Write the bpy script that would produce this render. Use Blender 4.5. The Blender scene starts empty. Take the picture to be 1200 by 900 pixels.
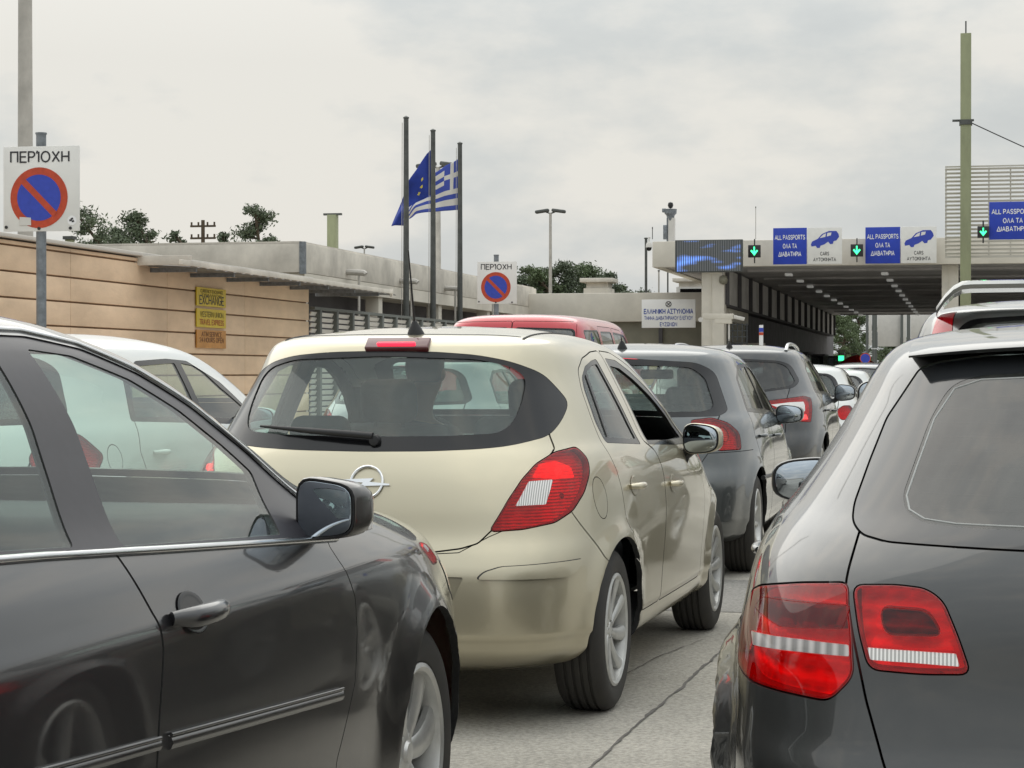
import bpy, bmesh, math, random
from mathutils import Vector, Matrix, noise
from mathutils.bvhtree import BVHTree
random.seed(7)
R = math.radians
SC = bpy.context.scene
COL = SC.collection

# ---------------------------------------------------------------- camera, sky, sun, exposure
YAW, FPX, EYE = 12.45, 2400.0, 1.28           # focal length in pixels of a 1200 px wide picture
cam_d = bpy.data.cameras.new('camera'); cam = bpy.data.objects.new('camera', cam_d); COL.objects.link(cam)
cam_d.sensor_width = 36; cam_d.lens = 36 * FPX / 1200; cam_d.clip_start = 0.05; cam_d.clip_end = 3000
cam.location = (0, 0, EYE); cam.rotation_euler = (R(90 - 0.31), 0, R(YAW))
SC.camera = cam
SUN_EL, SUN_AZ = 52, -35                       # degrees; azimuth clockwise from +Y
wd = bpy.data.worlds.new('World'); SC.world = wd; wd.use_nodes = True
nt = wd.node_tree; nt.nodes.clear()
def N(t, kind, **kw):
    n = t.nodes.new(kind)
    for k, v in kw.items():
        if k[0] == '_': setattr(n, k[1:], v)
        else: n.inputs[k.replace('__', ' ')].default_value = v
    return n
wo = N(nt, 'ShaderNodeOutputWorld'); wb = N(nt, 'ShaderNodeBackground', Strength=0.10)
sky = nt.nodes.new('ShaderNodeTexSky'); sky.sky_type = 'NISHITA'; sky.sun_disc = False
sky.sun_elevation = R(SUN_EL); sky.sun_rotation = R(SUN_AZ); sky.air_density = 1.6; sky.dust_density = 3
tc = N(nt, 'ShaderNodeTexCoord')
mp = N(nt, 'ShaderNodeMapping'); mp.inputs['Scale'].default_value = (1.0, 1.0, 2.2)
mp.inputs['Location'].default_value = (0.35, 0.1, 0.25)
n1 = N(nt, 'ShaderNodeTexNoise', Scale=6.5, Detail=10.0, Roughness=0.56)
n2 = N(nt, 'ShaderNodeTexNoise', Scale=1.4, Detail=4.0, Roughness=0.5)
rmp = nt.nodes.new('ShaderNodeValToRGB')
e = rmp.color_ramp.elements
e[0].position = 0.44; e[0].color = (3.85, 4.05, 4.12, 1)
e[1].position = 0.525; e[1].color = (4.45, 4.60, 4.56, 1)
e2 = rmp.color_ramp.elements.new(0.60); e2.color = (5.6, 5.48, 5.15, 1)
sep = N(nt, 'ShaderNodeSeparateXYZ')
addn = N(nt, 'ShaderNodeMath', _operation='MULTIPLY_ADD'); addn.inputs[1].default_value = 0.45
mxw = N(nt, 'ShaderNodeMix', _data_type='RGBA'); mxw.inputs[0].default_value = 0.95
L = nt.links.new
L(tc.outputs['Generated'], mp.inputs['Vector']); L(mp.outputs[0], n1.inputs['Vector']); L(mp.outputs[0], n2.inputs['Vector'])
ma = N(nt, 'ShaderNodeMath', _operation='MULTIPLY'); ma.inputs[1].default_value = 0.55
L(n1.outputs[0], ma.inputs[0]); L(n2.outputs[0], addn.inputs[0]); L(ma.outputs[0], addn.inputs[2])
L(addn.outputs[0], rmp.inputs[0]); L(sky.outputs[0], mxw.inputs[6]); L(rmp.outputs[0], mxw.inputs[7])
spz = N(nt, 'ShaderNodeSeparateXYZ'); L(tc.outputs['Generated'], spz.inputs[0])
mz = N(nt, 'ShaderNodeMapRange'); mz.inputs[1].default_value = 0.15; mz.inputs[2].default_value = 0.95; mz.inputs[3].default_value = 1.0; mz.inputs[4].default_value = 2.5
L(spz.outputs[2], mz.inputs[0]); vm = N(nt, 'ShaderNodeVectorMath', _operation='SCALE'); L(mxw.outputs[2], vm.inputs[0]); L(mz.outputs[0], vm.inputs[3])
L(vm.outputs[0], wb.inputs['Color']); L(wb.outputs[0], wo.inputs['Surface'])
sl = bpy.data.lights.new('sun', 'SUN'); sl.energy = 0.9; sl.angle = R(80); sl.color = (1, 0.96, 0.88)
so = bpy.data.objects.new('sun', sl); COL.objects.link(so)
sd = Vector((math.sin(R(SUN_AZ)) * math.cos(R(SUN_EL)), math.cos(R(SUN_AZ)) * math.cos(R(SUN_EL)), math.sin(R(SUN_EL))))
so.rotation_euler = sd.to_track_quat('Z', 'Y').to_euler()
vs = SC.view_settings; vs.view_transform = 'Standard'; vs.look = 'None'; vs.gamma = 1; vs.exposure = 0.50; vs.use_curve_mapping = False
SC.render.engine = 'CYCLES'
SC.cycles.max_bounces = 8; SC.cycles.transparent_max_bounces = 24; SC.cycles.glossy_bounces = 4; SC.cycles.diffuse_bounces = 3

# ---------------------------------------------------------------- materials
def mat(name, col, rough=0.6, metal=0.0, coat=0.0, emit=None, es=1.0, spec=0.5):
    m = bpy.data.materials.new(name); m.use_nodes = True
    b = m.node_tree.nodes['Principled BSDF']
    b.inputs['Base Color'].default_value = (*col, 1); b.inputs['Roughness'].default_value = rough
    b.inputs['Metallic'].default_value = metal; b.inputs['Coat Weight'].default_value = coat
    b.inputs['Coat Roughness'].default_value = 0.04; b.inputs['Specular IOR Level'].default_value = spec
    if emit: b.inputs['Emission Color'].default_value = (*emit, 1); b.inputs['Emission Strength'].default_value = es
    return m
def noisy(m, scale=8, amt=0.25, detail=6, bump=0.0, stretch=(1, 1, 1), coords='Object', rough_amt=0.0, bscale=None, tint=None):
    """vary a material's base colour (dirt, wear) and surface with noise"""
    t = m.node_tree; b = t.nodes['Principled BSDF']; c = tuple(b.inputs['Base Color'].default_value)
    tcn = N(t, 'ShaderNodeTexCoord'); mpn = N(t, 'ShaderNodeMapping'); mpn.inputs['Scale'].default_value = stretch
    t.links.new(tcn.outputs[coords], mpn.inputs[0])
    nn = N(t, 'ShaderNodeTexNoise', Scale=scale, Detail=detail, Roughness=0.62); t.links.new(mpn.outputs[0], nn.inputs['Vector'])
    rr = t.nodes.new('ShaderNodeValToRGB'); rr.color_ramp.elements[0].position = 0.3; rr.color_ramp.elements[1].position = 0.7
    d = tint or tuple(x * (1 - amt) for x in c[:3])
    rr.color_ramp.elements[0].color = (*d, 1)
    rr.color_ramp.elements[1].color = (*[min(1, x * (1 + amt * .6)) for x in c[:3]], 1)
    t.links.new(nn.outputs[0], rr.inputs[0]); t.links.new(rr.outputs[0], b.inputs['Base Color'])
    if rough_amt:
        r0 = b.inputs['Roughness'].default_value
        mr = N(t, 'ShaderNodeMapRange'); mr.inputs[1].default_value = .3; mr.inputs[2].default_value = .7
        mr.inputs[3].default_value = max(0, r0 - rough_amt); mr.inputs[4].default_value = r0 + rough_amt
        t.links.new(nn.outputs[0], mr.inputs[0]); t.links.new(mr.outputs[0], b.inputs['Roughness'])
    if bump:
        n3 = N(t, 'ShaderNodeTexNoise', Scale=bscale or scale * 6, Detail=5.0); t.links.new(mpn.outputs[0], n3.inputs['Vector'])
        bp = N(t, 'ShaderNodeBump', Strength=bump, Distance=0.01); t.links.new(n3.outputs[0], bp.inputs['Height'])
        t.links.new(bp.outputs[0], b.inputs['Normal'])
    return m
def paint(name, col, metal=0.5, rough=0.32, dirt=0.12):
    """car paint: metallic base under a clear coat, fine road dust on it"""
    m = mat(name, col, rough, metal, 1.0)
    t = m.node_tree; b = t.nodes['Principled BSDF']
    tcn = N(t, 'ShaderNodeTexCoord')
    nn = N(t, 'ShaderNodeTexNoise', Scale=2.5, Detail=9.0, Roughness=0.7); t.links.new(tcn.outputs['Object'], nn.inputs['Vector'])
    sp = N(t, 'ShaderNodeSeparateXYZ'); t.links.new(tcn.outputs['Object'], sp.inputs[0])
    mr = N(t, 'ShaderNodeMapRange'); mr.inputs[1].default_value = 0.15; mr.inputs[2].default_value = 0.75
    mr.inputs[3].default_value = 1.0; mr.inputs[4].default_value = 0.18; t.links.new(sp.outputs[2], mr.inputs[0])
    mr2 = N(t, 'ShaderNodeMapRange'); mr2.inputs[1].default_value = .35; mr2.inputs[2].default_value = .75; mr2.inputs[4].default_value = dirt * 2.4
    t.links.new(nn.outputs[0], mr2.inputs[0])
    mu = N(t, 'ShaderNodeMath', _operation='MULTIPLY'); t.links.new(mr.outputs[0], mu.inputs[0]); t.links.new(mr2.outputs[0], mu.inputs[1])
    mx = N(t, 'ShaderNodeMix', _data_type='RGBA'); mx.inputs[6].default_value = (*col, 1); mx.inputs[7].default_value = (.30, .27, .22, 1)
    t.links.new(mu.outputs[0], mx.inputs[0]); t.links.new(mx.outputs[2], b.inputs['Base Color'])
    m2 = N(t, 'ShaderNodeMath', _operation='MULTIPLY_ADD'); m2.inputs[1].default_value = -1.2; m2.inputs[2].default_value = 1.0; m2.use_clamp = True
    t.links.new(mu.outputs[0], m2.inputs[0]); t.links.new(m2.outputs[0], b.inputs['Coat Weight'])
    m3 = N(t, 'ShaderNodeMath', _operation='MULTIPLY_ADD'); m3.inputs[1].default_value = 0.35; m3.inputs[2].default_value = 0.035
    t.links.new(mu.outputs[0], m3.inputs[0]); t.links.new(m3.outputs[0], b.inputs['Coat Roughness'])
    return m
def glassm(name, tint=(.80, .88, .84), ior=1.45, dust=0.03, gl=1.0):
    m = bpy.data.materials.new(name); m.use_nodes = True; t = m.node_tree; t.nodes.clear()
    o = N(t, 'ShaderNodeOutputMaterial'); tr = N(t, 'ShaderNodeBsdfTransparent'); tr.inputs[0].default_value = (*tint, 1)
    g = N(t, 'ShaderNodeBsdfGlossy', Roughness=0.015); g.inputs[0].default_value = (gl, gl, gl, 1)
    fr = N(t, 'ShaderNodeFresnel', IOR=ior); mx = N(t, 'ShaderNodeMixShader'); df = N(t, 'ShaderNodeBsdfDiffuse'); df.inputs[0].default_value = (.5, .52, .48, 1)
    mx2 = N(t, 'ShaderNodeMixShader')
    tcn = N(t, 'ShaderNodeTexCoord'); nn = N(t, 'ShaderNodeTexNoise', Scale=3.0, Detail=8.0, Roughness=.65)
    t.links.new(tcn.outputs['Object'], nn.inputs['Vector'])
    mr = N(t, 'ShaderNodeMapRange'); mr.inputs[1].default_value = .4; mr.inputs[2].default_value = .75; mr.inputs[3].default_value = dust * .35; mr.inputs[4].default_value = dust * 2
    t.links.new(nn.outputs[0], mr.inputs[0])
    t.links.new(mr.outputs[0], mx2.inputs[0]); t.links.new(tr.outputs[0], mx2.inputs[1]); t.links.new(df.outputs[0], mx2.inputs[2])
    ge = N(t, 'ShaderNodeNewGeometry'); fm = N(t, 'ShaderNodeMix'); fm.inputs[3].default_value = .03
    t.links.new(ge.outputs['Backfacing'], fm.inputs[0]); t.links.new(fr.outputs[0], fm.inputs[2])
    t.links.new(fm.outputs[0], mx.inputs[0]); t.links.new(mx2.outputs[0], mx.inputs[1]); t.links.new(g.outputs[0], mx.inputs[2]); t.links.new(mx.outputs[0], o.inputs[0])
    return m
def lensm(name, col, emit=0.0, kind='grid', scale=70):
    """moulded lamp lens: glossy coloured plastic with a facet pattern moulded behind it"""
    m = mat(name, col, 0.25, 0, 0.6, spec=0.4); t = m.node_tree; b = t.nodes['Principled BSDF']
    tcn = N(t, 'ShaderNodeTexCoord')
    v = N(t, 'ShaderNodeTexVoronoi', Scale=float(scale), Randomness=0.0 if kind == 'grid' else 1.0) if kind != 'lines' else N(t, 'ShaderNodeTexWave', Scale=float(scale))
    if kind == 'lines': v.bands_direction = 'Y'
    t.links.new(tcn.outputs['Object'], v.inputs['Vector'])
    rr = t.nodes.new('ShaderNodeValToRGB'); rr.color_ramp.elements[0].color = (*[min(1, x * 1.25) for x in col], 1)
    rr.color_ramp.elements[1].color = (*[x * .55 for x in col], 1); rr.color_ramp.elements[1].position = .8
    t.links.new(v.outputs[0], rr.inputs[0]); t.links.new(rr.outputs[0], b.inputs['Base Color'])
    bp = N(t, 'ShaderNodeBump', Strength=0.35, Distance=0.004); t.links.new(v.outputs[0], bp.inputs['Height']); t.links.new(bp.outputs[0], b.inputs['Normal'])
    if emit:
        b.inputs['Emission Color'].default_value = (*col, 1); b.inputs['Emission Strength'].default_value = emit
    return m
M = {}
M['black_plastic'] = noisy(mat('black_plastic', (.018, .018, .019), .45), 5, .3)
M['black_gloss'] = mat('black_gloss', (.007, .007, .008), .16, 0, 0, spec=.4)
M['rubber'] = noisy(mat('rubber', (.022, .022, .022), .8), 14, .5, bump=.2)
M['tyre'] = noisy(mat('tyre', (.026, .025, .024), .78), 6, .4, tint=(.05, .046, .04))
M['interior'] = noisy(mat('interior', (.030, .030, .032), .8), 9, .3)
M['seat_cloth'] = noisy(mat('seat_cloth', (.045, .045, .048), .9), 30, .4, bump=.3)
M['headliner'] = mat('headliner', (.38, .37, .34), .9)
M['void'] = mat('void', (.006, .006, .006), 1, spec=0)
M['chrome'] = mat('chrome', (.75, .76, .77), .12, 1)
M['alloy'] = noisy(mat('alloy', (.66, .66, .64), .35, .6), 12, .15)
M['hubcap'] = noisy(mat('hubcap', (.56, .56, .54), .4, .5), 10, .2)
M['mirror'] = mat('mirror', (.46, .51, .56), .02, 1)
M['glass_clear'] = glassm('glass_clear', (.90, .97, .94), 1.5, .015)
M['glass_tint'] = glassm('glass_tint', (.80, .89, .86), 1.5, .025)
M['glass_dark'] = glassm('glass_dark', (.30, .33, .33), 1.9, .10)
M['glass_privacy'] = glassm('glass_privacy', (.22, .23, .24), 1.5, .04)
M['lens_red'] = lensm('lens_red', (.50, .006, .010), .12, 'grid', 95)
M['lens_red_plain'] = mat('lens_red_plain', (.42, .006, .012), .12, 0, .6, emit=(.8, .01, .02), es=.08)
M['lens_bright_old'] = lensm('lens_bright', (.85, .03, .03), 1.1, 'grid', 120)
M['lens_white_old'] = lensm('lens_white', (.62, .60, .60), 0, 'lines', 60)
M['lens_smoke'] = mat('lens_smoke', (.10, .018, .02), .1, 0, 1)
def red_glass(name, tint, ior=1.5, rough=.02):
    m = bpy.data.materials.new(name); m.use_nodes = True; t = m.node_tree; t.nodes.clear(); o = N(t, 'ShaderNodeOutputMaterial'); tr = N(t, 'ShaderNodeBsdfTransparent'); tr.inputs[0].default_value = (*tint, 1)
    g = N(t, 'ShaderNodeBsdfGlossy', Roughness=rough); fr = N(t, 'ShaderNodeFresnel', IOR=ior); ge = N(t, 'ShaderNodeNewGeometry'); fm = N(t, 'ShaderNodeMix'); fm.inputs[3].default_value = 0.0; mx = N(t, 'ShaderNodeMixShader')
    t.links.new(ge.outputs['Backfacing'], fm.inputs[0]); t.links.new(fr.outputs[0], fm.inputs[2]); t.links.new(fm.outputs[0], mx.inputs[0]); t.links.new(tr.outputs[0], mx.inputs[1]); t.links.new(g.outputs[0], mx.inputs[2]); t.links.new(mx.outputs[0], o.inputs[0]); return m
M['lens_glass_red'] = red_glass('red_lens_plastic', (.95, .10, .12)); M['lens_glass_clear'] = red_glass('clear_lens_plastic', (.93, .93, .92)); M['lens_glass_dark'] = red_glass('smoked_lens_plastic', (.80, .10, .12))
def reflector(name, col, dirn='Z', scale=28.0, emit=None, es=0, vs_=34.0):
    m = mat(name, col, .35, .15, 0, emit=emit, es=es); t = m.node_tree; b = t.nodes['Principled BSDF']; tcn = N(t, 'ShaderNodeTexCoord'); w = N(t, 'ShaderNodeTexWave', Scale=scale, Distortion=.4); w.bands_direction = dirn; v = N(t, 'ShaderNodeTexVoronoi', Scale=vs_)
    t.links.new(tcn.outputs['Object'], w.inputs[0]); t.links.new(tcn.outputs['Object'], v.inputs['Vector']); ad = N(t, 'ShaderNodeMath', _operation='ADD'); t.links.new(w.outputs[0], ad.inputs[0]); t.links.new(v.outputs[0], ad.inputs[1])
    bp = N(t, 'ShaderNodeBump', Strength=.8, Distance=.010); t.links.new(ad.outputs[0], bp.inputs['Height']); t.links.new(bp.outputs[0], b.inputs['Normal'])
    rr = t.nodes.new('ShaderNodeValToRGB'); rr.color_ramp.elements[0].position = .35; rr.color_ramp.elements[0].color = (*[x * .45 for x in col], 1); rr.color_ramp.elements[1].position = 1.0; rr.color_ramp.elements[1].color = (*col, 1); t.links.new(ad.outputs[0], rr.inputs[0]); t.links.new(rr.outputs[0], b.inputs['Base Color']); return m
M['reflector'] = reflector('lamp_reflector', (.95, .93, .92), 'Z', 28.0, (1, .3, .25), .05); M['reflector_flat'] = reflector('lamp_reflector_flat', (.95, .90, .90), 'Z', 9.0, (1, .25, .22), .12)
M['reflector_clear'] = reflector('lamp_reflector_clear', (.92, .92, .90), 'Y', 26.0, vs_=120.0); M['reflector_dark'] = reflector('lamp_reflector_dark', (.30, .27, .27), 'Z', 12.0)
M['lamp_wall'] = mat('lamp_wall', (.30, .10, .10), .4, .1)
M['bulb_lit'] = mat('bulb_lit', (1, .3, .2), .4, emit=(1, .25, .15), es=2.2)
M['lens_bright'] = lensm('lens_bright', (.85, .03, .03), .9, 'grid', 120)
M['lens_white'] = lensm('lens_white', (.80, .79, .77), 0, 'lines', 45)
M['lens_grey'] = lensm('lens_grey', (.42, .40, .39), 0, 'lines', 14)
M['glass_black'] = glassm('glass_black', (.14, .15, .15), 1.55, .05)
M['plate'] = mat('plate', (.7, .7, .68), .4)

# ---------------------------------------------------------------- object helpers
def new_obj(name, me, parent=None, m=None):
    o = bpy.data.objects.new(name, me); COL.objects.link(o)
    if m is not None:
        if not me.materials: me.materials.append(m)
    if parent is not None: o.parent = parent
    return o
def tag(o, label=None, cat=None, group=None, kind=None):
    if label: o['label'] = label
    if cat: o['category'] = cat
    if group: o['group'] = group
    if kind: o['kind'] = kind
    return o
def empty(name, loc=(0, 0, 0), rz=0.0):
    o = bpy.data.objects.new(name, None); COL.objects.link(o); o.location = loc; o.rotation_euler = (0, 0, rz); o.empty_display_size = .2
    return o
def shade(me, ang=35):
    me.polygons.foreach_set('use_smooth', [True] * len(me.polygons))
    me.set_sharp_from_angle(angle=R(ang))
class MB:
    """collects shapes and links them as one mesh object"""
    def __init__(s): s.bm = bmesh.new()
    def box(s, c, d, rot=None, bev=0.0, seg=2):
        r = bmesh.ops.create_cube(s.bm, size=1.0); vs = r['verts']
        for v in vs: v.co = Vector((v.co.x * d[0], v.co.y * d[1], v.co.z * d[2]))
        if bev > 0:
            es = list({e for v in vs for e in v.link_edges})
            rr = bmesh.ops.bevel(s.bm, geom=es, offset=bev, segments=seg, profile=.5, affect='EDGES'); vs = list({v for f in rr['faces'] for v in f.verts} | {v for v in vs if v.is_valid})
        mt = Matrix.Translation(Vector(c)) @ (rot.to_4x4() if rot is not None else Matrix.Identity(4))
        for v in vs: v.co = mt @ v.co
        return s
    def tube(s, pts, r, n=10, cap=True, closed=False):
        pts = [Vector(p) for p in pts]; rs = r if isinstance(r, (list, tuple)) else [r] * len(pts); rings = []; k = len(pts)
        up = None
        for i, p in enumerate(pts):
            if closed: t = pts[(i + 1) % k] - pts[i - 1]
            else: t = pts[min(i + 1, k - 1)] - pts[max(i - 1, 0)]
            t.normalize()
            if up is None: up = Vector((0, 0, 1)) if abs(t.z) < .9 else Vector((1, 0, 0))
            a = t.cross(up)
            if a.length < 1e-5: a = t.cross(Vector((0, 1, 0)))
            a.normalize(); b = a.cross(t).normalized(); up = b
            rings.append([s.bm.verts.new(p + (a * math.cos(2 * math.pi * j / n) + b * math.sin(2 * math.pi * j / n)) * rs[i]) for j in range(n)])
        for i in range(k if closed else k - 1):
            A, B = rings[i], rings[(i + 1) % k]
            for j in range(n): s.bm.faces.new((A[j], A[(j + 1) % n], B[(j + 1) % n], B[j]))
        if cap and not closed:
            s.bm.faces.new(rings[0][::-1]); s.bm.faces.new(rings[-1])
        return s
    def lathe(s, prof, n=32, axis='y', mt=None, closed=False):
        """prof = (radius, along); revolved round the given axis"""
        rings = []
        for (r, h) in prof:
            ring = []
            for j in range(n):
                a = 2 * math.pi * j / n; c, q = math.cos(a) * r, math.sin(a) * r
                p = Vector((c, h, q)) if axis == 'y' else Vector((c, q, h)) if axis == 'z' else Vector((h, c, q))
                ring.append(s.bm.verts.new(mt @ p if mt else p))
            rings.append(ring)
        k = len(prof)
        for i in range(k if closed else k - 1):
            A, B = rings[i], rings[(i + 1) % k]
            for j in range(n): s.bm.faces.new((A[j], A[(j + 1) % n], B[(j + 1) % n], B[j]))
        if not closed:
            if prof[0][0] > 0: s.bm.faces.new(rings[0])
            if prof[-1][0] > 0: s.bm.faces.new(rings[-1][::-1])
        return s
    def prism(s, poly, a, b, mt=None):
        """polygon in xy extruded from z=a to z=b"""
        A = [s.bm.verts.new((mt @ Vector((x, y, a))) if mt else (x, y, a)) for x, y in poly]
        B = [s.bm.verts.new((mt @ Vector((x, y, b))) if mt else (x, y, b)) for x, y in poly]
        k = len(poly)
        for i in range(k): s.bm.faces.new((A[i], A[(i + 1) % k], B[(i + 1) % k], B[i]))
        s.bm.faces.new(A[::-1]); s.bm.faces.new(B)
        return s
    def mesh(s, ang=35, name='mesh'):
        bmesh.ops.remove_doubles(s.bm, verts=s.bm.verts, dist=1e-6)
        bmesh.ops.recalc_face_normals(s.bm, faces=s.bm.faces)
        me = bpy.data.meshes.new(name); s.bm.to_mesh(me); s.bm.free(); shade(me, ang); return me
    def build(s, name, m, parent=None, ang=35):
        me = s.mesh(ang, name); me.materials.append(m); return new_obj(name, me, parent)
def _arc(cx, cy, rx, ry, a0, a1, n=10): return [(cx + rx * math.cos(R(a0 + (a1 - a0) * i / n)), cy + ry * math.sin(R(a0 + (a1 - a0) * i / n))) for i in range(n + 1)]
_P = [(.0, .0), (.0, 1)]; _bowl = [(.0, 1), (.32, 1)] + _arc(.32, .74, .26, .26, 90, -90, 8) + [(.0, .48)]
GLYPH = { # strokes on a unit-high letter; first value is the width
 'A': (.74, [(0, 0), (.37, 1), (.74, 0)], [(.14, .34), (.60, .34)]), 'B': (.60, _P, [(.0, 1), (.30, 1)] + _arc(.30, .765, .22, .235, 90, -90, 7) + [(0, .53)], [(.30, .53)] + _arc(.34, .265, .26, .265, 90, -90, 7) + [(0, 0)]),
 'Γ': (.52, [(0, 0), (0, 1), (.52, 1)]), 'Δ': (.76, [(0, .06), (.38, 1), (.76, .06)], [(-.04, .0), (.80, .0)]), 'E': (.54, [(.54, 1), (0, 1), (0, 0), (.54, 0)], [(0, .52), (.48, .52)]),
 'Z': (.62, [(0, 1), (.62, 1), (0, 0), (.62, 0)]), 'H': (.66, [(0, 0), (0, 1)], [(.66, 0), (.66, 1)], [(0, .5), (.66, .5)]), 'I': (.0, [(0, 0), (0, 1)]), 'Ί': (.14, [(.14, 0), (.14, 1)], [(-.06, .88), (.02, 1.10)]),
 'K': (.62, [(0, 0), (0, 1)], [(.60, 1), (.04, .42)], [(.22, .60), (.64, 0)]), 'Λ': (.70, [(0, 0), (.35, 1), (.70, 0)]), 'M': (.80, [(0, 0), (0, 1), (.40, .22), (.80, 1), (.80, 0)]), 'N': (.68, [(0, 0), (0, 1), (.68, 0), (.68, 1)]),
 'O': (.80, _arc(.40, .5, .40, .5, 90, 450, 22)), 'Π': (.66, [(0, 0), (0, 1), (.66, 1), (.66, 0)]), 'P': (.58, _P, _bowl), 'R': (.62, _P, _bowl, [(.28, .48), (.62, 0)]), 'Σ': (.62, [(.62, 1), (.0, 1), (.36, .52), (.0, .0), (.62, .0)]),
 'T': (.64, [(0, 1), (.64, 1)], [(.32, 1), (.32, 0)]), 'Y': (.66, [(0, 1), (.33, .46), (.66, 1)], [(.33, .46), (.33, 0)]), 'X': (.66, [(0, 0), (.66, 1)], [(0, 1), (.66, 0)]),
 'Ω': (.80, [(0, 0), (.26, 0)] + _arc(.40, .60, .36, .42, 238, -58, 16) + [(.54, 0), (.80, 0)]), 'S': (.56, _arc(.28, .75, .26, .25, 30, 270, 10) + _arc(.28, .25, .28, .25, 90, -150, 10)), 'C': (.70, _arc(.40, .5, .40, .5, 48, 312, 16)),
 'G': (.74, _arc(.40, .5, .40, .5, 48, 340, 16) + [(.76, .48), (.46, .48)]), 'L': (.50, [(0, 1), (0, 0), (.50, 0)]), 'U': (.66, [(0, 1), (0, .33)] + _arc(.33, .33, .33, .33, 180, 360, 10) + [(.66, 1)]), 'W': (.96, [(0, 1), (.24, 0), (.48, .95), (.72, 0), (.96, 1)]),
 'V': (.70, [(0, 1), (.35, 0), (.70, 1)]), 'D': (.68, [(0, 0), (0, 1), (.26, 1)] + _arc(.26, .5, .42, .5, 90, -90, 12) + [(0, 0)]), '2': (.54, _arc(.27, .73, .27, .27, 170, -30, 9) + [(0, 0), (.56, 0)]), '4': (.60, [(.44, 0), (.44, 1), (0, .28), (.60, .28)])}
for _g, _l in zip('ΑΒΕΖΗΙΚΜΝΟΡΤΥΧ', 'ABEZHIKMNOPTYX'): GLYPH[_g] = GLYPH[_l]
def text_mesh(body, size, align='CENTER', bold=0.0, depth=0.002, spacing=1.0, k=None):
    """painted capitals: every stroke a thin flat ribbon, all one mesh"""
    bm = bmesh.new(); x = 0; hw = (.075 + bold) * 1.0; n = 0
    for ch in body:
        if ch not in GLYPH: x += .42; continue
        g = GLYPH[ch]
        for st in g[1:]:
            P = []
            for q in st:
                w_ = Vector((x + q[0], q[1] - .5))
                if not P or (w_ - P[-1]).length > .004: P.append(w_)
            closed = (P[0] - P[-1]).length < .02
            if closed: P = P[:-1]
            m_ = len(P); L_, R_ = [], []; n += 1; zf = -depth - n % 7 * depth * .06
            for i in range(m_):
                a = P[i - 1] if (i > 0 or closed) else None; b = P[(i + 1) % m_] if (i < m_ - 1 or closed) else None
                u = (P[i] - a).normalized() if a is not None else (b - P[i]).normalized(); v = (b - P[i]).normalized() if b is not None else u
                nu, nv = Vector((-u.y, u.x)), Vector((-v.y, v.x)); mm = (nu + nv); mm = mm.normalized() if mm.length > .1 else nu; mm = mm * (hw / max(.60, mm.dot(nu)))
                ext = Vector((0, 0)) if closed or 0 < i < m_ - 1 else (-u if i == 0 else u) * hw * .9 * (0 if abs(P[i].y) > .49 and abs(u.y) > .8 else 1)
                L_.append(P[i] + mm + ext); R_.append(P[i] - mm + ext)
            V = [[bm.verts.new((q.x * size, zf, q.y * size)) for q in (l, r)] + [bm.verts.new((q.x * size, 0, q.y * size)) for q in (r, l)] for l, r in zip(L_, R_)]
            for i in range(m_ if closed else m_ - 1):
                A, B = V[i], V[(i + 1) % m_]
                for j in range(4): bm.faces.new((A[j], A[(j + 1) % 4], B[(j + 1) % 4], B[j]))
            if not closed: bm.faces.new(V[0]); bm.faces.new(V[-1][::-1])
        x += g[0] + .26 * spacing
    bmesh.ops.recalc_face_normals(bm, faces=bm.faces); me = bpy.data.meshes.new('writing'); bm.to_mesh(me); bm.free()
    me.transform(Matrix.Translation((-(x - .26) * size / 2, 0, 0))); return me
def writing(name, body, size, m, parent, loc, width=None, bold=0.0, spacing=1.0, align='CENTER'):
    """text facing -Y of its parent, fitted to a width"""
    me = text_mesh(body, size * .74, align, bold, 0.0012, spacing); xs = [v.co.x for v in me.vertices]
    if width and xs: me.transform(Matrix.Scale(width / (max(xs) - min(xs)), 4, (1, 0, 0)))
    me.materials.append(m); o = new_obj(name, me, parent); o.location = loc; return o
def proj(p):
    """world point to pixels of the 1200 x 900 photograph, for checks while building"""
    u, v, z = p; th = R(YAW); X = u * math.cos(th) + v * math.sin(th); Z = -u * math.sin(th) + v * math.cos(th)
    return 600 + X / Z * FPX, 437 - (z - EYE) / Z * FPX, Z
# ---------------------------------------------------------------- cars: a lofted body, cut into panels, panes and lamps
def pchip(xs, ys):
    n = len(xs); h = [xs[i + 1] - xs[i] for i in range(n - 1)]; dl = [(ys[i + 1] - ys[i]) / h[i] for i in range(n - 1)]
    d = [0.0] * n
    for i in range(1, n - 1):
        if dl[i - 1] * dl[i] > 0:
            w1, w2 = 2 * h[i] + h[i - 1], h[i] + 2 * h[i - 1]; d[i] = (w1 + w2) / (w1 / dl[i - 1] + w2 / dl[i])
    d[0] = dl[0]; d[-1] = dl[-1]
    def f(x):
        i = 0
        while i < n - 2 and x > xs[i + 1]: i += 1
        t = (x - xs[i]) / h[i]; t2, t3 = t * t, t * t * t
        return (2 * t3 - 3 * t2 + 1) * ys[i] + (t3 - 2 * t2 + t) * h[i] * d[i] + (3 * t2 - 2 * t3) * ys[i + 1] + (t3 - t2) * h[i] * d[i + 1]
    return f
_tmpA = bpy.data.objects.new('tmp_a', bpy.data.meshes.new('ta')); _tmpB = bpy.data.objects.new('tmp_b', bpy.data.meshes.new('tb'))
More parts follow.
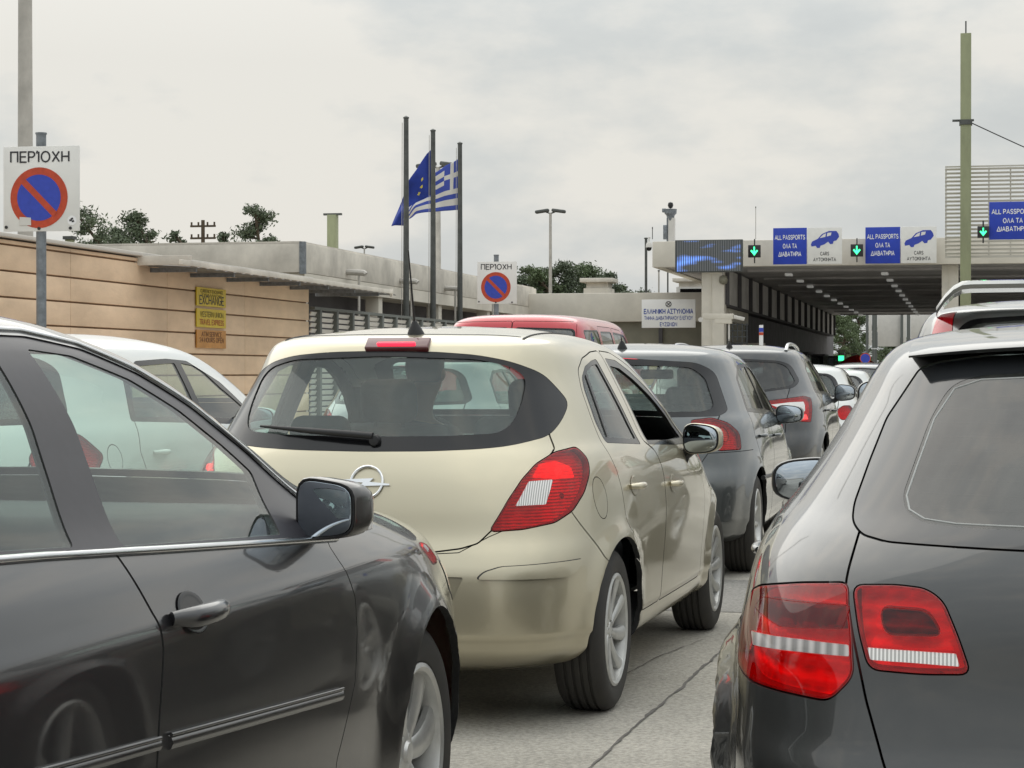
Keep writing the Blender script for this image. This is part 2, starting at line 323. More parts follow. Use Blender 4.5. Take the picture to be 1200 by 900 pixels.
def boolop(A, B, op):
    """A op B on meshes, returns a new mesh"""
    if len(A.polygons) == 0 or len(B.polygons) == 0:
        return A if op != 'INTERSECT' else bpy.data.meshes.new('nil')
    for o, m_ in ((_tmpA, A), (_tmpB, B)):
        o.data = m_
        if o.name not in COL.objects: COL.objects.link(o)
    mod = _tmpA.modifiers.new('b', 'BOOLEAN'); mod.operation = op; mod.object = _tmpB; mod.solver = 'MANIFOLD'
    bpy.context.view_layer.update(); dg = bpy.context.evaluated_depsgraph_get()
    me = bpy.data.meshes.new_from_object(_tmpA.evaluated_get(dg)); _tmpA.modifiers.clear()
    if len(me.polygons) == 0 and op == 'DIFFERENCE':      # a failed solve: once more with the exact solver
        mod = _tmpA.modifiers.new('b', 'BOOLEAN'); mod.operation = op; mod.object = _tmpB; mod.solver = 'EXACT'
        bpy.context.view_layer.update(); dg = bpy.context.evaluated_depsgraph_get()
        me = bpy.data.meshes.new_from_object(_tmpA.evaluated_get(dg)); _tmpA.modifiers.clear()
    COL.objects.unlink(_tmpA); COL.objects.unlink(_tmpB)
    return me
def round_poly(P, r):
    """round the corners of a closed 2-D polygon"""
    out = []; k = len(P)
    for i in range(k):
        a, b, c = Vector(P[i - 1]), Vector(P[i]), Vector(P[(i + 1) % k])
        la, lc = (a - b).length, (c - b).length; ri = r[i] if isinstance(r, (list, tuple)) else r
        q = min(ri, .48 * la, .48 * lc)
        if q < 1e-4: out.append(tuple(b)); continue
        p0, p2 = b + (a - b) * (q / la), b + (c - b) * (q / lc)
        for j in range(6):
            t = j / 5; out.append(tuple(p0 * (1 - t) ** 2 + b * 2 * t * (1 - t) + p2 * t * t))
    res = []
    for p in out:
        if not res or (Vector(p) - Vector(res[-1])).length > 1e-5: res.append(p)
    return res
def smooth_poly(P, n=5):
    """closed Catmull-Rom through the points"""
    out = []; k = len(P); P = [Vector(p) for p in P]
    for i in range(k):
        a, b, c, d = P[i - 1], P[i], P[(i + 1) % k], P[(i + 2) % k]
        for j in range(n):
            t = j / n; out.append(tuple(.5 * ((2 * b) + (c - a) * t + (2 * a - 5 * b + 4 * c - d) * t * t + (3 * b - a - 3 * c + d) * t ** 3)))
    return out
def inset_poly(P, q):
    """positive q grows a closed polygon"""
    k = len(P); area = sum(P[i][0] * P[(i + 1) % k][1] - P[(i + 1) % k][0] * P[i][1] for i in range(k)); s = 1 if area > 0 else -1
    out = []
    for i in range(k):
        a, b, c = Vector(P[i - 1]), Vector(P[i]), Vector(P[(i + 1) % k])
        u, v = (b - a).normalized(), (c - b).normalized(); nu, nv = Vector((u.y, -u.x)) * s, Vector((v.y, -v.x)) * s
        m_ = nu + nv
        if m_.length < 1e-4: m_ = nu.copy()
        m_.normalize(); dd = max(.35, m_.dot(nu)); out.append(tuple(b + m_ * (q / dd)))
    return out
class Region:
    """a loop of points on the car's skin with the direction it is cut along"""
    def __init__(s, pts, d, r=.02, smooth=False, half=False):
        pts = [Vector(p) for p in pts]
        if half:   # right half given from top centre to bottom centre
            pts = pts + [Vector((p.x, -p.y, p.z)) for p in reversed(pts) if abs(p.y) > 1e-3]
        s.pts = pts; s.d = Vector(d).normalized(); s.r = r; s.smooth = smooth; s.prep()
    def prep(s):
        s.o = sum(s.pts, Vector()) / len(s.pts); up = Vector((0, 0, 1))
        s.ex = up.cross(s.d).normalized(); s.ey = s.d.cross(s.ex).normalized()
        P = [((p - s.o).dot(s.ex), (p - s.o).dot(s.ey)) for p in s.pts]
        s.poly = smooth_poly(P) if s.smooth else round_poly(P, s.r)
    def mirrored(s):
        n = Region.__new__(Region); n.pts = [Vector((p.x, -p.y, p.z)) for p in reversed(s.pts)]
        n.d = Vector((s.d.x, -s.d.y, s.d.z)); n.r = s.r[::-1] if isinstance(s.r, (list, tuple)) else s.r; n.smooth = s.smooth; n.prep(); return n
    def prism(s, grow=0.0, out=.35, inn=.35):
        P = inset_poly(s.poly, grow) if grow else s.poly; bm = bmesh.new(); k = len(P)
        area = sum(P[i][0] * P[(i + 1) % k][1] - P[(i + 1) % k][0] * P[i][1] for i in range(k))
        if area < 0: P = P[::-1]
        A = [bm.verts.new(s.o + s.ex * x + s.ey * y - s.d * inn) for x, y in P]
        B = [bm.verts.new(s.o + s.ex * x + s.ey * y + s.d * out) for x, y in P]
        for i in range(k): bm.faces.new((A[i], A[(i + 1) % k], B[(i + 1) % k], B[i]))
        bm.faces.new(A[::-1]); bm.faces.new(B); bmesh.ops.triangulate(bm, faces=bm.faces[:])
        bmesh.ops.recalc_face_normals(bm, faces=bm.faces)
        me = bpy.data.meshes.new('prism'); bm.to_mesh(me); bm.free(); return me
RIGHT = (0, -1, 0); REAR = (-1, 0, 0)
CARS = {}
class Car:
    def __init__(s, key, rows, axles, track, wr, paint_m, ncol=44, nlev=84, arch=None, bump=.022, archw=.05, crown=0.0, xmf=None, tuck=None, crease=None):
        s.key, s.axles, s.track, s.wr, s.paint = key, axles, track, wr, paint_m
        s.arch = arch or wr + .045
        zs = [r[0] for r in rows]; par = [0.0]
        for a, b in zip(rows, rows[1:]):
            par.append(par[-1] + math.sqrt((a[0] - b[0]) ** 2 + (.5 * (a[1] - b[1])) ** 2 + (.25 * (a[2] - b[2])) ** 2 + (a[3] - b[3]) ** 2) + .01)
        F = [pchip(par, [r[j] for r in rows]) for j in range(6)]
        grid = []
        for l in range(nlev + 1):
            t = par[-1] * l / nlev; z, xr, xf, w, pr, pf = [f(t) for f in F]
            xm = (xr + xf) / 2 if xmf is None else min(max(xmf, xr + .3 * (xf - xr)), xf - .3 * (xf - xr))
            half = []
            for rear, (x0, p) in enumerate(((xr, pr), (xf, pf))):
                pts = []
                for j in range(241):
                    th = math.pi / 2 * j / 240; c, q = math.cos(th), math.sin(th)
                    rr = (c ** p + q ** p) ** (-1 / p) if c > 1e-9 and q > 1e-9 else 1.0
                    pts.append((xm + (x0 - xm) * c * rr, w * q * rr))
                if rear: pts = pts[::-1]
                cum = [0.0]; pa = None
                for a, b in zip(pts, pts[1:]):
                    ds = math.hypot(b[0] - a[0], b[1] - a[1]); an = math.atan2(b[1] - a[1], b[0] - a[0])
                    tn = 0 if pa is None else abs((an - pa + math.pi) % (2 * math.pi) - math.pi); pa = an
                    cum.append(cum[-1] + ds / abs(x0 - xm) + .45 * tn)
                out = []; k = 0
                for j in range(ncol + 1):
                    g = cum[-1] * j / ncol
                    while k < len(cum) - 2 and cum[k + 1] < g: k += 1
                    f_ = (g - cum[k]) / max(1e-9, cum[k + 1] - cum[k])
                    out.append((pts[k][0] + (pts[k + 1][0] - pts[k][0]) * f_, pts[k][1] + (pts[k + 1][1] - pts[k][1]) * f_))
                half += out if not rear else out[1:]
            ring = []
            for (x, y) in half: ring.append(s.warp(x, -y, z, bump, archw, crown, tuck, crease))
            for (x, y) in half[-2:0:-1]: ring.append(s.warp(x, y, z, bump, archw, crown, tuck, crease))
            grid.append(ring)
        bm = bmesh.new(); V = [[bm.verts.new(p) for p in ring] for ring in grid]; n = len(V[0])
        for a, b in zip(V, V[1:]):
            for j in range(n): bm.faces.new((a[j], a[(j + 1) % n], b[(j + 1) % n], b[j]))
        bm.faces.new(V[0][::-1]); bm.faces.new(V[-1])
        bmesh.ops.triangulate(bm, faces=[f for f in bm.faces if len(f.verts) > 4])
        bmesh.ops.recalc_face_normals(bm, faces=bm.faces); bm.normal_update()
        s.base = bpy.data.meshes.new('base'); bm.to_mesh(s.base)
        s.vn = [v.normal.copy() for v in bm.verts]; s.vc = [v.co.copy() for v in bm.verts]
        bmesh.ops.triangulate(bm, faces=bm.faces[:]); bm.verts.index_update(); s.tri = [tuple(v.index for v in f.verts) for f in bm.faces]; bm.free()
        s.bvh = BVHTree.FromPolygons(s.vc, s.tri); s.shells = {}
        s.body = s.shell(0, -.02)
        s.root = None
    def warp(s, x, y, z, bump, archw, crown, tuck, crease):
        if bump and abs(y) > .5:
            for ax in s.axles:
                d = math.hypot(x - ax, z - s.wr)
                t = (d - s.arch) / archw
                if z < s.wr + s.arch + .12:
                    k = math.exp(-t * t) if t > 0 else 1.0
                    y += math.copysign(bump * k, y)
        if tuck and abs(y) > .5: y -= math.copysign(tuck(x, z), y)
        z2 = z + (crown(x, z) if crown else 0)
        return Vector((x, y, z2))
    def off(s, d):
        me = s.base.copy()
        for v, n, c in zip(me.vertices, s.vn, s.vc): v.co = c + n * d
        return me
    def shell(s, a, b):
        if (a, b) not in s.shells: s.shells[(a, b)] = boolop(s.off(a) if a else s.base, s.off(b), 'DIFFERENCE')
        return s.shells[(a, b)]
    def normal_at(s, p):
        loc, nn, i, d = s.bvh.find_nearest(p)
        if loc is None: return Vector((0, 0, 1))
        a, b, c = s.tri[i]; A, B, C_ = s.vc[a], s.vc[b], s.vc[c]
        v0, v1, v2 = B - A, C_ - A, loc - A; d00, d01, d11, d20, d21 = v0.dot(v0), v0.dot(v1), v1.dot(v1), v2.dot(v0), v2.dot(v1)
        den = d00 * d11 - d01 * d01
        if abs(den) < 1e-14: return nn
        v = (d11 * d20 - d01 * d21) / den; w = (d00 * d21 - d01 * d20) / den; u = 1 - v - w
        return (s.vn[a] * u + s.vn[b] * v + s.vn[c] * w).normalized()
    def finish(s, me, outer, inner=None, wall=None):
        """materials by side (skin, cut edge, inside) and the smooth skin's own normals"""
        me.materials.clear()
        for m_ in (outer, wall or M['rubber'], inner or M['interior'], M['headliner']): me.materials.append(m_)
        nv = [s.normal_at(v.co) for v in me.vertices]; ln = [None] * len(me.loops)
        for p in me.polygons:
            a = sum((nv[i] for i in p.vertices), Vector()); a.normalize(); dt = a.dot(p.normal)
            if dt > .75: p.material_index = 0; sg = 1
            elif dt < -.75:
                p.material_index = 3 if ((inner is None or inner is s.inner) and p.center.z > 1.22 and p.normal.z < -.5) else 2; sg = -1
            else: p.material_index = 1; sg = 0
            p.use_smooth = True
            for li, vi in zip(p.loop_indices, p.vertices): ln[li] = (nv[vi] * sg) if sg else p.normal.copy()
        me.normals_split_custom_set([tuple(v) for v in ln]); return me
    # -- operations
    def cutout(s, reg, grow=0.0, both=False, out=.35, inn=.35):
        for r in ([reg, reg.mirrored()] if both else [reg]): s.body = boolop(s.body, r.prism(grow, out, inn), 'DIFFERENCE')
    def arches(s, w_in=.45):
        for ax in s.axles:
            for sg in (-1, 1):
                mb = MB(); mb.lathe([(s.arch, sg * w_in), (s.arch, sg * 1.2)], 72, 'y', Matrix.Translation((ax, 0, s.wr)))
                s.body = boolop(s.body, mb.mesh(), 'DIFFERENCE')
                mb = MB(); bm_ = mb.bm; r0 = s.arch + .004; yo = sg * (s.track / 2 + .02); yi = sg * .48; rows_ = []
                for j in range(31):
                    an = R(-8 + 196 * j / 30); cx, cz = ax + math.cos(an) * r0, s.wr + math.sin(an) * r0
                    rows_.append([bm_.verts.new(q) for q in ((cx, yo, cz), (cx, yi, cz), (ax + math.cos(an) * .05, yi, s.wr + math.sin(an) * .05), (ax + math.cos(an) * .05, yi - sg * .012, s.wr + math.sin(an) * .05), (ax + math.cos(an) * (r0 + .01), yi - sg * .012, s.wr + math.sin(an) * (r0 + .01)), (ax + math.cos(an) * (r0 + .01), yo, s.wr + math.sin(an) * (r0 + .01)))])
                for A_, B_ in zip(rows_, rows_[1:]):
                    for j in range(6): bm_.faces.new((A_[j], A_[(j + 1) % 6], B_[(j + 1) % 6], B_[j]))
                bm_.faces.new(rows_[0]); bm_.faces.new(rows_[-1][::-1]); mb.build('wheel_arch_liner', M['void'], s.root)
    def panel(s, name, reg, gap=.0022, m=None, parent=None, both=False, out=.35, inn=.35):
        res = []
        for r in ([reg, reg.mirrored()] if both else [reg]):
            me = boolop(s.body, r.prism(-gap, out, inn), 'INTERSECT'); s.body = boolop(s.body, r.prism(gap, out, inn), 'DIFFERENCE')
            s.finish(me, m or s.paint, s.inner); res.append(new_obj(name, me, parent or s.root))
        return res
    def piece(s, name, reg, a, b, m, inner=None, wall=None, grow=0.0, holes=(), parent=None, both=False, out=.35, inn=.35):
        res = []
        for mi in ((0, 1) if both else (0,)):
            r = reg.mirrored() if mi else reg
            me = boolop(s.shell(a, b), r.prism(grow, out, inn), 'INTERSECT')
            for h, g in holes: me = boolop(me, (h.mirrored() if mi else h).prism(g, out + .1, inn + .1), 'DIFFERENCE')
            s.finish(me, m, inner or m, wall or m)
            par = parent[mi] if isinstance(parent, (list, tuple)) else parent
            res.append(new_obj(name, me, par or s.root))
        return res
    def lamp(s, reg, m, subs=(), both=True, grow=.0, depth=-.03, proud=.002, d_out=.35, inn=.35, name='tail_lamp'):
        """a lamp let into the body; subs = (name, region, material) set into its lens"""
        s.cutout(reg, grow + .003, both, d_out, inn)
        ls = s.piece(name, reg, proud, depth, m, wall=M['black_plastic'], both=both, out=d_out, inn=inn, grow=-.0005, holes=[(q[1], .001) for q in subs])
        for q in subs: s.piece(q[0], q[1], proud + (q[3] if len(q) > 3 else 0), depth + .004, q[2], parent=ls, both=both, out=d_out, inn=inn)
        return ls
    def deep_lamp(s, reg, subs=(), lens=None, refl=None, both=True, name='tail_lamp', depth=.034, grow=.004, bulbs=()):
        """a lamp with a thin moulded lens over a reflector bowl; subs = (name, region, lens, reflector) set into it"""
        s.cutout(reg, grow, both)
        body = s.piece(name, reg, -.0015, -depth - .004, M['lamp_wall'], wall=M['lamp_wall'], inner=M['black_plastic'], grow=.0, holes=[(reg, -.0045)], both=both)
        hs = [(q[1], .001) for q in subs]
        s.piece('lens', reg, .0012, -.0015, lens or M['lens_glass_red'], holes=hs, grow=-.0008, parent=body, both=both)
        s.piece('reflector', reg, -depth, -depth - .004, refl or M['reflector'], grow=-.0048, parent=body, both=both, holes=[(q[1], 0) for q in subs if len(q) > 4])
        for q in subs:
            if q[2] in (M['lens_white'], M['lens_grey']): s.piece(q[0], q[1], .0004, -.006, q[2], wall=M['letter_white'], parent=body, both=both); continue
            s.piece(q[0], q[1], .0012, -.0015, q[2], parent=body, both=both)
            s.piece('divider', q[1], -.0016, -depth * .90, M['lamp_wall'], holes=[(q[1], -.0028)], parent=body, both=both)
            if q[3]: s.piece('inner_reflector', q[1], -depth * .34, -depth * .44, q[3], grow=-.003, parent=body, both=both)
        for (p_, rad, m_) in bulbs:
            for i, sg in enumerate((1, -1) if both else (1,)):
                n_ = s.normal_at(Vector(p_)); c_ = Vector(p_) - n_ * (depth - rad * .7); c_.y *= sg; mb = MB(); mb.lathe([(0, -rad), (rad * .7, -rad * .7), (rad, 0), (rad * .7, rad * .7), (0, rad)], 14, 'x', Matrix.Translation(c_)); mb.build('bulb', m_, body[i], 60)
        return body
    def window(s, reg, panes, frame=None, both=False, glass=None, name='window_frame', pane='window_pane', out=.35, inn=.35, flush=-.001, gap=.0015, pz=(-.005, -.009)):
        s.cutout(reg, gap, both, out, inn)
        fr = s.piece(name, reg, flush, -.018, frame or M['black_gloss'], inner=M['interior'], wall=M['rubber'], holes=[(p, 0.0) for p in panes], both=both, out=out, inn=inn)
        for p in panes:
            s.piece(pane, p, pz[0], pz[1], glass or M['glass_clear'], grow=.003, both=both, parent=fr, out=out, inn=inn)
        return fr
    def windscreen(s, z0, z1, w0, w1):
        xm = s.bvh.ray_cast(Vector((9, 0, (z0 + z1) / 2)), Vector((-1, 0, 0)))[0].x
        rr_ = Region([(xm, 0, z0), (xm, -w0, z0), (xm, -w1, z1), (xm, 0, z1)], (1, 0, 0), .05, half=True)
        pp = Region([(xm, 0, z0 + .03), (xm, -w0 + .03, z0 + .03), (xm, -w1 + .025, z1 - .02), (xm, 0, z1 - .02)], (1, 0, 0), .04, half=True)
        s.window(rr_, [pp], M['black_gloss'], glass=M['glass_clear'], name='windscreen', out=1.2, inn=.62)
    def done(s, label=None):
        if s.ws: s.windscreen(*s.ws)
        s.finish(s.body, s.paint, s.inner); b = new_obj('body', s.body, s.root); return b
    # -- fittings
    def wheels(s, style='alloy', width=.20, rim_r=.21, m=None, dark=None, detail=True, rear=True, steer=0.0):
        m = m or M['alloy']
        tyre_me = None; rim_me = None
        for ax in s.axles:
            for sg in (-1, 1):
                rt = empty('wheel', (ax, sg * (s.track / 2 - .0), s.wr), (math.pi if sg > 0 else 0) + (steer if ax > 2 else 0)); rt.parent = s.root
                if tyre_me is None:
                    w2 = width / 2; r = s.wr; q = rim_r
                    prof = [(q + .004, w2 - .012), (q + .012, w2 - .004), (q + .5 * (r - q), w2 + .004), (r - .03, w2 - .002), (r - .012, w2 - .014), (r - .002, w2 - .032)]
                    for gx in (.045, .015):
                        prof += [(r, gx + .006), (r - .008, gx + .004), (r - .008, gx - .004), (r, gx - .006)]
                    prof2 = prof + [(a, -b) for a, b in prof[::-1]]
                    mb = MB(); mb.lathe([(a, -b) for a, b in prof2], 72, 'y', closed=True); tyre_me = mb.mesh(30, 'tyre'); tyre_me.materials.append(M['tyre'])
                    rim_me = rim_mesh(style, rim_r, w2, m, detail)
                new_obj('tyre', tyre_me, rt)
                o = new_obj('rim', rim_me, rt); o.rotation_euler = (0, random.uniform(0, 6), 0)
    def seats(s, xf, xr, y=.36, z=.50, m=None, hr=True, top=.62):
        m = m or M['seat_cloth']
        def seat(x, yy, w, lean, hh, nm='seat'):
            mb = MB(); q = Matrix.Rotation(R(-lean), 3, 'Y')
            mb.box((x, yy, z + hh / 2), (.16, w, hh), q, .05, 4); mb.box((x + .30, yy, z - .03), (.52, w, .16), None, .05, 3)
            so_ = mb.build(nm, m, s.root, 50)
            if hr:
                for hy in ([yy] if w < .7 else [yy - .38, yy + .38]):
                    hb = MB(); off = -math.sin(R(lean)) * (hh / 2 + .13)
                    hb.box((x + off, hy, z + hh + (.10 if w < .7 else .05)), (.11, .25, .19 if w < .7 else .12), q, .05, 4)
                    for dy in (-.06, .06): hb.tube([(x + off, hy + dy, z + hh - .05), (x + off, hy + dy, z + hh + .06)], .006, 6)
                    hb.build('headrest', m, so_, 60)
        seat(xf, y, .50, 12, top); seat(xf, -y, .50, 12, top)
        if xr: seat(xr, 0, 1.24, 16, top - .06, 'rear_bench')
    def dash(s, x, w=1.3, z=.93, sw=True):
        mb = MB(); mb.box((x + .25, 0, z - .09), (.62, w, .2), None, .07, 4); mb.box((x + .12, .37, z + .01), (.22, .38, .1), None, .045, 3)
        mb.build('dashboard', M['interior'], s.root, 50)
        if sw:
            c = Vector((x - .17, .37, z - .03)); q = Matrix.Rotation(R(-66), 3, 'Y'); mb = MB()
            mb.tube([c + q @ Vector((math.cos(a) * .185, math.sin(a) * .185, 0)) for a in [2 * math.pi * i / 36 for i in range(36)]], .015, 8, closed=True)
            for a in (0, math.pi, math.pi * 1.5): mb.tube([c, c + q @ Vector((math.sin(a + math.pi / 2) * .18, math.cos(a + math.pi / 2) * .18, 0))], .014, 6)
            mb.lathe([(0, -.02), (.055, -.015), (.06, .01), (0, .02)], 20, 'z', Matrix.Translation(c) @ q.to_4x4())
            mb.build('steering_wheel', M['interior'], s.root, 50)
    def mirror(s, pos, size=(.12, .21, .145), m=None, tilt=0, arm=.1, both=True, p=3.2, glass_m=None, trim=None, rot=6, arm_dz=-.07):
        """door mirrors; pos = centre of the rear face of the right one"""
        dx, dy, dz = size
        for sg in ((-1, 1) if both else (-1,)):
            hs = empty('door_mirror', (pos[0], sg * abs(pos[1]), pos[2]), R(rot) * sg); hs.parent = s.root
            def ring(x, k, n=36, sx=1.0):
                out = []
                for j in range(n):
                    a = 2 * math.pi * j / n; c, q = math.cos(a), math.sin(a); rr = (abs(c) ** p + abs(q) ** p) ** (-1 / p)
                    yy, zz = c * rr * dy / 2 * k, q * rr * dz / 2 * k
                    zz *= 1 - .14 * (yy * sg) / (dy / 2)       # lower towards the tip
                    out.append((x, yy, zz))
                return out
            def skin(stations, name, mm, cap0=True):
                bm = bmesh.new(); V = [[bm.verts.new(q) for q in ring(x, k)] for x, k in stations]
                for a, b in zip(V, V[1:]):
                    for j in range(36): bm.faces.new((a[j], a[(j + 1) % 36], b[(j + 1) % 36], b[j]))
                if cap0: bm.faces.new(V[0])
                bm.faces.new(V[-1]); bmesh.ops.recalc_face_normals(bm, faces=bm.faces)
                me = bpy.data.meshes.new(name); bm.to_mesh(me); bm.free(); shade(me, 40); me.materials.append(mm); return new_obj(name, me, hs)
            skin([(.012, .90), (.0, .93), (-.004, .965), (.0, .995), (.02, 1.0), (.05, .97), (dx * .7, .8), (dx * .9, .6), (dx, .35)], 'mirror_housing', m or s.paint)
            skin([(.008, .93), (-.0065, .955), (-.0065, .90), (.004, .89)], 'mirror_rim', trim or M['black_plastic'])
            skin([(.004, .88), (-.008, .875), (-.0085, .865)], 'mirror_glass', glass_m or M['mirror'])
            mb = MB(); mb.tube([(.05, -sg * dy * .35, -dz * .30), (.055, -sg * (dy * .5 + arm * .4), -dz * .4 + arm_dz * .3), (.05, -sg * (dy * .5 + arm), -dz * .45 + arm_dz * .6)], [.03, .026, .034], 10)
            mb.build('mirror_arm', M['black_plastic'], hs)
    def handle(s, x, z, parents=None, m=None, w=.17, recess=True):
        """pull handles on both sides, laid on the skin"""
        for i, sg in enumerate((-1, 1)):
            hit = s.bvh.ray_cast(Vector((x, sg * 1.4, z)), Vector((0, -sg, 0)))
            if hit[0] is None: continue
            y = hit[0].y; mb = MB()
            hx = []; 
            for k in range(9):
                t = k / 8; xx = x - w / 2 + w * t; h2 = s.bvh.ray_cast(Vector((xx, sg * 1.4, z)), Vector((0, -sg, 0)))[0]
                hx.append((xx, h2.y + sg * (.004 + .032 * s.hs * math.sin(math.pi * min(1, max(0, t))) ** .45), z))
            mb.tube(hx, [q_ * s.hr for q_ in (.009, .013, .014, .0145, .0145, .0145, .014, .013, .009)], 10)
            ho = mb.build('door_handle', m or s.paint, parents[i] if parents else s.root, 60)
            if recess:
                rb = MB(); hh = s.bvh.ray_cast(Vector((x, sg * 1.4, z)), Vector((0, -sg, 0)))
                nn = s.normal_at(hh[0]); q = nn.to_track_quat('Y', 'Z').to_matrix()
                pr = [(math.cos(a) * .052, math.sin(a) * .036) for a in [2 * math.pi * j / 28 for j in range(28)]]
                bm_ = rb.bm; vs_ = []
                for rr_, dd in ((1.12, .0015), (1.0, .003), (.8, .0012), (.3, .0008)):
                    vs_.append([bm_.verts.new(hh[0] + q @ Vector((a * rr_, dd, b * rr_))) for a, b in pr])
                for A_, B_ in zip(vs_, vs_[1:]):
                    for j in range(28): bm_.faces.new((A_[j], A_[(j + 1) % 28], B_[(j + 1) % 28], B_[j]))
                bm_.faces.new(vs_[-1]); bm_.faces.new(vs_[0][::-1]); rb.build('handle_recess', M['black_gloss'] if s.dark else s.paint, ho, 60)
    dark = False
    inner = None
    hr = 1.0
    hs = 1.0
    ws = None
    def strip(s, name, pts, m, rad=.006, flat=.5, both=True, d=RIGHT, parent=None, lift=.0):
        """a moulding lying on the skin along given points"""
        for sg in ((1, -1) if both else (1,)):
            P = []
            for a, b in zip(pts, pts[1:]):
                for k in range(8): P.append(Vector(a).lerp(Vector(b), k / 8))
            P.append(Vector(pts[-1])); Q = []
            dv = Vector(d)
            for p in P:
                hit = s.bvh.ray_cast(p + dv * .6, -dv)[0]
                h = hit if hit is not None else p
                h = h + s.normal_at(h) * lift
                Q.append(Vector((h.x, h.y * sg, h.z)))
            mb = MB(); mb.tube(Q, rad, 8); mb.build(name, m, parent or s.root, 60)
    def place(s, u, v, heading, name, label, cat, group=None):
        s.root.location = (u, v, 0); s.root.rotation_euler = (0, 0, R(90 - heading)); tag(s.root, label, cat, group)
        CARS[s.key] = s
def rim_mesh(style, r, w2, m, detail):
    """a wheel rim seen from -Y: barrel, dished spokes, hub"""
    mb = MB()
    mb.lathe([(r + .006, w2 - .012), (r + .006, -w2 + .004), (r - .004, -w2 - .001), (r - .014, -w2 + .006), (r - .020, -w2 + .03), (r - .022, w2 - .012)], 64, 'y', closed=True)
    n, wi, wo_, twist = {'alloy': (5, .036, .030, 0), 'laguna': (7, .026, .052, .30), 'cap': (9, .016, .030, .12), 'fine': (10, .012, .018, 0), 'seven': (7, .022, .034, 0)}[style]
    y0 = -w2 + .022
    for k in range(n):
        a0 = 2 * math.pi * k / n; st = []
        for j in range(8):
            t = j / 7; rr = .035 + (r - .047) * t; a = a0 + twist * t * t; hw = wi + (wo_ - wi) * t ** 1.6
            dish = y0 + .018 - .020 * t if style != 'cap' else y0 + .006 - .02 * t * t
            st.append((rr, a, hw, dish))
        A = []
        for rr, a, hw, dd in st:
            c, q = math.cos(a), math.sin(a); row = []
            for sx, yy in ((-1, dd + .022), (-1, dd + .006), (-.72, dd), (0, dd - .003), (.72, dd), (1, dd + .006), (1, dd + .022)):
                row.append(mb.bm.verts.new((c * rr - q * hw * sx, yy, q * rr + c * hw * sx)))
            A.append(row)
        for R0, R1 in zip(A, A[1:]):
            for i in range(7): mb.bm.faces.new((R0[i], R0[(i + 1) % 7], R1[(i + 1) % 7], R1[i]))
        mb.bm.faces.new(A[0][::-1]); mb.bm.faces.new(A[-1])
    mb.lathe([(0, y0 + .002), (.026, y0 + .004), (.031, y0 + .012), (.058, y0 + .016), (.066, y0 + .03), (.066, y0 + .05), (0, y0 + .05)], 40, 'y')
    for k in range(5):
        a = 2 * math.pi * (k + .5) / 5; mb.lathe([(0, y0 + .012), (.008, y0 + .013), (.009, y0 + .03), (0, y0 + .03)], 10, 'y', Matrix.Translation((math.cos(a) * .045, 0, math.sin(a) * .045)))
    me = mb.mesh(38, 'rim'); me.materials.append(m); me.materials.append(M['void'])
    bm = bmesh.new(); bm.from_mesh(me); rs = []
    for (ra, ya) in ((.0, y0 + .075), (r - .024, y0 + .075), (r - .024, y0 + .082), (0, y0 + .082)): rs.append((ra, ya))
    rings = [[bm.verts.new((math.cos(2 * math.pi * j / 40) * ra, ya, math.sin(2 * math.pi * j / 40) * ra)) for j in range(40)] for ra, ya in rs[1:3]]
    for j in range(40):
        f = bm.faces.new((rings[0][j], rings[0][(j + 1) % 40], rings[1][(j + 1) % 40], rings[1][j])); f.material_index = 1
    f = bm.faces.new(rings[0]); f.material_index = 1; f = bm.faces.new(rings[1][::-1]); f.material_index = 1
    bm.to_mesh(me); bm.free(); return me
# ---------------------------------------------------------------- the place: road, walls, canopy, signs, poles, trees
def uv(px, u=None, Z=None, py=None):
    """world (u, v[, z]) of a photo column on the line u = const, or at depth Z"""
    t = (px - 600) / FPX; s_, c_ = math.sin(R(YAW)), math.cos(R(YAW))
    if Z is None: Z = u / (t * c_ - s_)
    X = t * Z; p = (X * c_ - Z * s_, X * s_ + Z * c_)
    return p if py is None else (p[0], p[1], EYE + (437 - py) * Z / FPX)
def struct(o): return tag(o, kind='structure')
# road and ground
m = mat('asphalt', (.235, .225, .20), .88); t = m.node_tree; b = t.nodes['Principled BSDF']
tcn = N(t, 'ShaderNodeTexCoord'); fine = N(t, 'ShaderNodeTexNoise', Scale=55.0, Detail=4.0, Roughness=.7); big = N(t, 'ShaderNodeTexNoise', Scale=.55, Detail=8.0, Roughness=.6)
vor = N(t, 'ShaderNodeTexVoronoi', Scale=130.0)
for n_ in (fine, big, vor): t.links.new(tcn.outputs['Object'], n_.inputs['Vector'])
r1 = t.nodes.new('ShaderNodeValToRGB'); r1.color_ramp.elements[0].position = .34; r1.color_ramp.elements[0].color = (.31, .30, .272, 1); r1.color_ramp.elements[1].position = .66; r1.color_ramp.elements[1].color = (.56, .54, .49, 1)
r2 = t.nodes.new('ShaderNodeValToRGB'); r2.color_ramp.elements[0].position = .35; r2.color_ramp.elements[0].color = (.70, .69, .66, 1); r2.color_ramp.elements[1].position = .65; r2.color_ramp.elements[1].color = (1.05, 1.03, 1.0, 1)
t.links.new(fine.outputs[0], r1.inputs[0]); t.links.new(big.outputs[0], r2.inputs[0])
mx = N(t, 'ShaderNodeMix', _data_type='RGBA', _blend_type='MULTIPLY'); mx.inputs[0].default_value = 1; t.links.new(r1.outputs[0], mx.inputs[6]); t.links.new(r2.outputs[0], mx.inputs[7])
r3 = t.nodes.new('ShaderNodeValToRGB'); r3.color_ramp.elements[0].position = .08; r3.color_ramp.elements[0].color = (1.25, 1.22, 1.15, 1); r3.color_ramp.elements[1].position = .35; r3.color_ramp.elements[1].color = (.9, .9, .9, 1); t.links.new(vor.outputs[0], r3.inputs[0])
